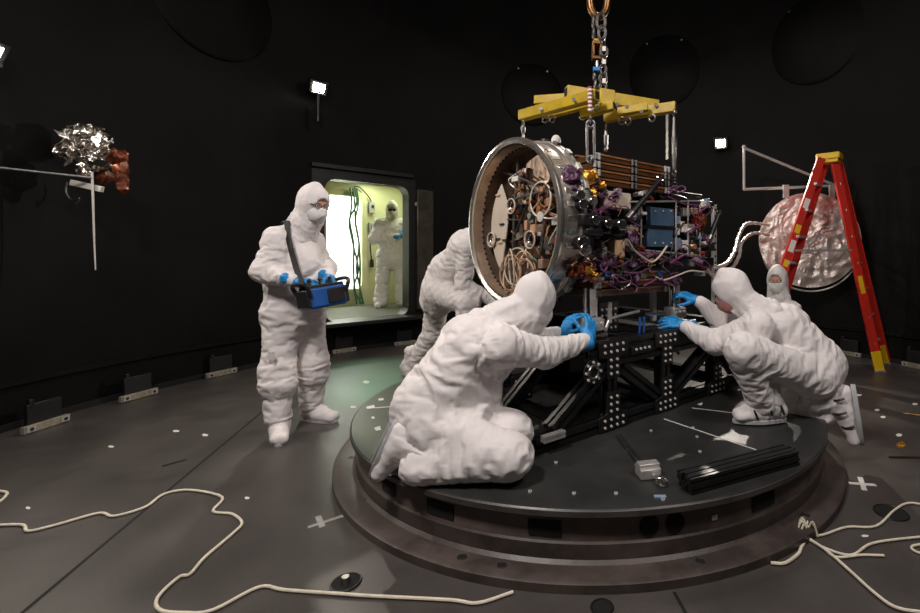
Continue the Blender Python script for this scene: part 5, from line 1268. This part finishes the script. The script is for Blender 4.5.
# foil wrapped hoses to the disc
for k_, (P, lb) in enumerate((([(707, 262, 3.9), (717, 267, 4.2), (728, 262, 4.6), (735, 250, 5.0), (738, 238, 5.3), (744, 226, 5.6), (752, 223, 5.8), (768, 225, 5.9)], 'upper foil wrapped hose curving from the instrument to the foil disc'),
                              ([(706, 270, 3.9), (716, 276, 4.2), (730, 271, 4.6), (739, 256, 5.0), (741, 244, 5.3), (748, 236, 5.6), (757, 233, 5.8), (769, 235, 5.9)], 'lower foil wrapped hose curving from the instrument to the foil disc'))):
    Pn = catmull([at(*q) for q in P], 9); rr = [(.019 + .004 * math.sin(i * 1.7) + rnd.uniform(-.004, .004)) for i in range(len(Pn))]
    m = MB(); m.tube(Pn, rr, 10); tag(obj('foil_hose', m, 'foil', ang=.4), lb, 'hose')

# ------------------------------------------------------------------ foil bundle and bars on the left wall
Yf = 3.75
tf = thing('foil_bundle', at(85, 190, Yf), 'crumpled silver foil bundle hanging on the black left wall', 'foil bundle')
def sblob(nm, c, r, mt, seed, par, h=.010, amp=.6, sc=16, ang=.25):
    s_ = SDF(); s_.fold = min(r) * amp; s_.fscale = sc; s_.seed = seed; s_.ell(c, r); vs, fs = s_.mesh(h); return obj(nm, (vs, fs), mt, par, ang=ang)
k_ = Yf / F
for i, (x, y, rx, rz) in enumerate(((78, 150, 14, 9), (92, 150, 13, 12), (72, 152, 17, 6), (84, 137, 16, 12), (96, 163, 10, 8), (70, 132, 8, 5), (102, 140, 6, 8), (88, 172, 7, 5))):
    sblob('foil_wad', at(x, y, Yf - .02 * (i % 3)), (rx * k_ * .85, .06, rz * k_ * .85), 'foilshiny', i + 3, tf, amp=.9, sc=22, h=.008)
for i in range(9):
    x, y = rnd.uniform(58, 100), rnd.uniform(125, 165); m = MB(); P = []
    a = rnd.uniform(0, 6.28); c = at(x, y, Yf - .09)
    e1 = V((math.cos(a), rnd.uniform(-.5, .5), math.sin(a))) * rnd.uniform(.05, .12); e2 = V((-math.sin(a), rnd.uniform(-.6, .6), math.cos(a))) * rnd.uniform(.02, .05)
    nn = e1.cross(e2).normalized() * .004; vs = [c - e1, c + e2, c + e1 * .9, c - e2 * .8]; m.add([v + nn for v in vs] + [v - nn for v in vs], [(0, 1, 2, 3), (7, 6, 5, 4), (0, 4, 5, 1), (1, 5, 6, 2), (2, 6, 7, 3), (3, 7, 4, 0)]); obj('foil_fold', m, 'foilshiny', tf, ang=.1)
tk = thing('orange_film_wrap', at(121, 190, Yf), 'crumpled dark orange film hanging right of the silver foil bundle', 'film wrap')
for i, (x, y, rx, rz) in enumerate(((118, 157, 8, 8), (104, 177, 6, 6), (123, 180, 4, 14), (122, 170, 5, 8))): sblob('film_wad', at(x, y, Yf + .03), (rx * k_, .05, rz * k_), 'rust', i + 40, tk, amp=.55)
m = MB(); m.tube([at(-30, 166.2, 3.25), at(0, 168, 3.32), at(60, 174.5, 3.55), at(92, 178, 3.66)], .011, 8); tag(obj('support_bar', m, 'steel'), 'thin steel bar reaching in from the left edge to the foil bundle', 'bar')
m = MB(); m.box(at(87, 186, Yf - .05), (.25, .03, .045), Matrix.Rotation(.22, 3, 'Y')); tag(obj('white_plate', m, 'white', bevel=.003), 'white plate tilted under the silver foil bundle', 'plate')
m = MB(); m.tube([at(92, 172, 3.66), at(93, 200, 3.66), at(94, 235, 3.665), at(95.5, 270, 3.66)], [.008, .0075, .006, .004], 8, 5); tag(obj('hanging_strap', m, 'tape'), 'pale strap hanging straight down under the foil bundle', 'strap')
m = MB(); m.tube([at(67, 182, Yf), at(66, 192, Yf), at(72, 200, Yf), at(79, 198, Yf), at(76, 204, Yf)], .006, 6, 5); tag(obj('wire', m, 'steel'), 'thin wire curl hanging under the white plate', 'wire')

# ------------------------------------------------------------------ work lamps on the wall
def lamp(c, aim, lb, r=.045, post=0.0):
    c = V(c); d = (V(aim) - c).normalized(); B_ = basis(d, UP); t = thing('work_lamp', c - UP * .10, lb, 'lamp')
    m = MB(); m.prism([(-.11, -.08), (.11, -.08), (.11, .08), (-.11, .08)], c - d * .10, V(B_.col[1]), V(B_.col[2]), .09); obj('housing', m, 'blackalu', t, bevel=.01)
    m = MB(); m.box(c - d * .004, (.008, .13, .09), B_); obj('lamp_face', m, 'lampglass', t)
    m = MB(); m.box(c - UP * r * 1.7 - d * .03, (.03, r * 3.4, .02), B_); obj('bracket', m, 'steel', t, bevel=.003)
    if post:
        m = MB(); m.cyl(c - UP * r * 1.8 - d * .04, c - UP * post - d * .04, .022, .022, 10); obj('stem', m, 'blackalu', t)
    return c, d
lampA, _ = wall_at(313, 90, .16); lampB, _ = wall_at(723, 145, .16); lampC, _ = wall_at(-36, 50, .16)
LAMPS = [lamp(lampA, (-.3, 3.2, 1.0), 'bright work lamp high on the back wall above the doorway', .05, .45), lamp(lampB, (.6, 3.2, 1.0), 'bright work lamp on the back wall right of the instrument', .05), lamp(lampC, (-.8, 3.0, 1.0), 'work lamp high on the left wall at the picture edge', .05)]

# ------------------------------------------------------------------ loose things on the turntable
tt_ = thing('bar_bundle', on(740, 485, DZ), 'bundle of short black slotted bars lying on the front of the turntable', 'bar bundle')
a0, b0 = on(690, 494, DZ), on(797, 464, DZ); dd = (b0 - a0).normalized(); sd = V((-dd.y, dd.x, 0)); w = .034
for r_, c_ in ((0, 0), (0, 1), (0, 2), (1, 0), (1, 1), (1, 2)):
    o = sd * (c_ * (w + .001)) + UP * (w / 2 + .001 + r_ * (w + .001)) + dd * rnd.uniform(-.012, .012); m = MB(); m.extr(a0 + o, b0 + o, w); obj('bar', m, 'blackalu', tt_)
tt_ = thing('clamp_tool', on(648, 485, DZ), 'small silver clamp block with a grey bar lying on the turntable front', 'clamp')
B_ = basis(on(618, 437, DZ) - on(645, 470, DZ), UP)
c = on(648, 476, DZ)
m = MB(); m.box(c + UP * .025, (.085, .10, .045), B_).box(c + UP * .055, (.05, .10, .02), B_); obj('block', m, 'alu', tt_, bevel=.004)
m = MB(); m.box(c + UP * .018 - V(B_.col[0]) * .065 - V(B_.col[1]) * .02, (.07, .045, .034), B_); obj('jaw', m, 'bright', tt_, bevel=.004)
m = MB(); m.torus(c + UP * .02 - V(B_.col[0]) * .105 - V(B_.col[1]) * .025, (0, -.3, 1), .020, .006, 18, 6); obj('ring', m, 'bright', tt_)
a, b = on(618, 437, DZ) + UP * .012, on(644, 470, DZ) + UP * .012; m = MB(); m.box((a + b) / 2, ((b - a).length, .028, .018), basis(b - a, UP)); obj('bar', m, 'steel', tt_, bevel=.003)
m = MB(); m.box(on(660, 497.5, DZ) + UP * .004, (.05, .02, .006)); tag(obj('blue_tab', m, 'ltblue'), 'pale blue tab lying in front of the silver clamp block', 'tab')
flatw('tape_strip', strip((692, 408), (734, 413), .010, DZ), 'tape', 'thin pale tape line on the turntable leading to the crouching overshoe', 'tape mark')
flatw('tape_strip', strip((664, 419), (762, 452), .009, DZ), 'tape', 'long thin pale tape line running over the turntable at right', 'tape mark')
# ------------------------------------------------------------------ camera
cd = bpy.data.cameras.new('camera'); co = bpy.data.objects.new('camera', cd); COL.objects.link(co)
co.location = (0, 0, CAMZ); co.rotation_euler = (PI / 2, 0, 0)
cd.sensor_width = 36; cd.lens = F / 920 * 36; cd.shift_x = (460 - PX) / 920; cd.shift_y = -(306.5 - PY) / 920
cd.clip_start = .02; cd.clip_end = 60
SC.camera = co
# ------------------------------------------------------------------ light
def light(nm, kind, loc, aim, e, col=(1, 1, 1), size=.5, size_y=None, angle=1.2, blend=.5):
    l = bpy.data.lights.new(nm, kind); l.energy = e; l.color = col
    if kind == 'AREA':
        l.size = size
        if size_y: l.shape = 'RECTANGLE'; l.size_y = size_y
    else: l.shadow_soft_size = size
    if kind == 'SPOT': l.spot_size = angle; l.spot_blend = blend
    o = bpy.data.objects.new(nm, l); COL.objects.link(o); o.location = loc
    o.rotation_euler = (V(aim) - V(loc)).to_track_quat('-Z', 'Y').to_euler(); return o
WARM = (1.0, .915, .865)
for c, d in LAMPS:
    light('lamp_beam', 'SPOT', c + d * .10, c + d * 3, 330 if c.x > 0 else 120, (1, .90, .78), .04, angle=2.3, blend=.7)
light('overhead_left', 'AREA', (-1.5, .4, 4.2), (-.4, 3.0, .6), 132, WARM, .55)
light('overhead_right', 'AREA', (1.9, .8, 4.2), (.6, 3.2, .6), 68, WARM, .9)
light('overhead_back', 'AREA', (.4, 5.6, 5.2), (.2, 3.6, .5), 45, WARM, .9)
# airlock and bright room
light('airlock_tube', 'AREA', D(1.45, 1.05, 2.58), D(1.5, 1.1, .4), 14, (.86, 1, .72), 1.2, .12)
light('airlock_doorlight', 'SPOT', D(.5, .25, 2.25), on(372, 372), 120, (.30, 1, .50), .1, angle=.55, blend=.7)
light('room_tube', 'AREA', D(AD + 1.0, .35, 2.75), D(AD + 1.2, .35, .5), 160, (.96, 1, .94), 1.6, .8)
wd_ = bpy.data.worlds.new('world'); SC.world = wd_; wd_.use_nodes = True
wd_.node_tree.nodes['Background'].inputs[0].default_value = (.0, .0, .0, 1)
vs_ = SC.view_settings; vs_.view_transform = 'Standard'; vs_.look = 'None'; vs_.gamma = 1; vs_.use_curve_mapping = False; vs_.exposure = 0.0
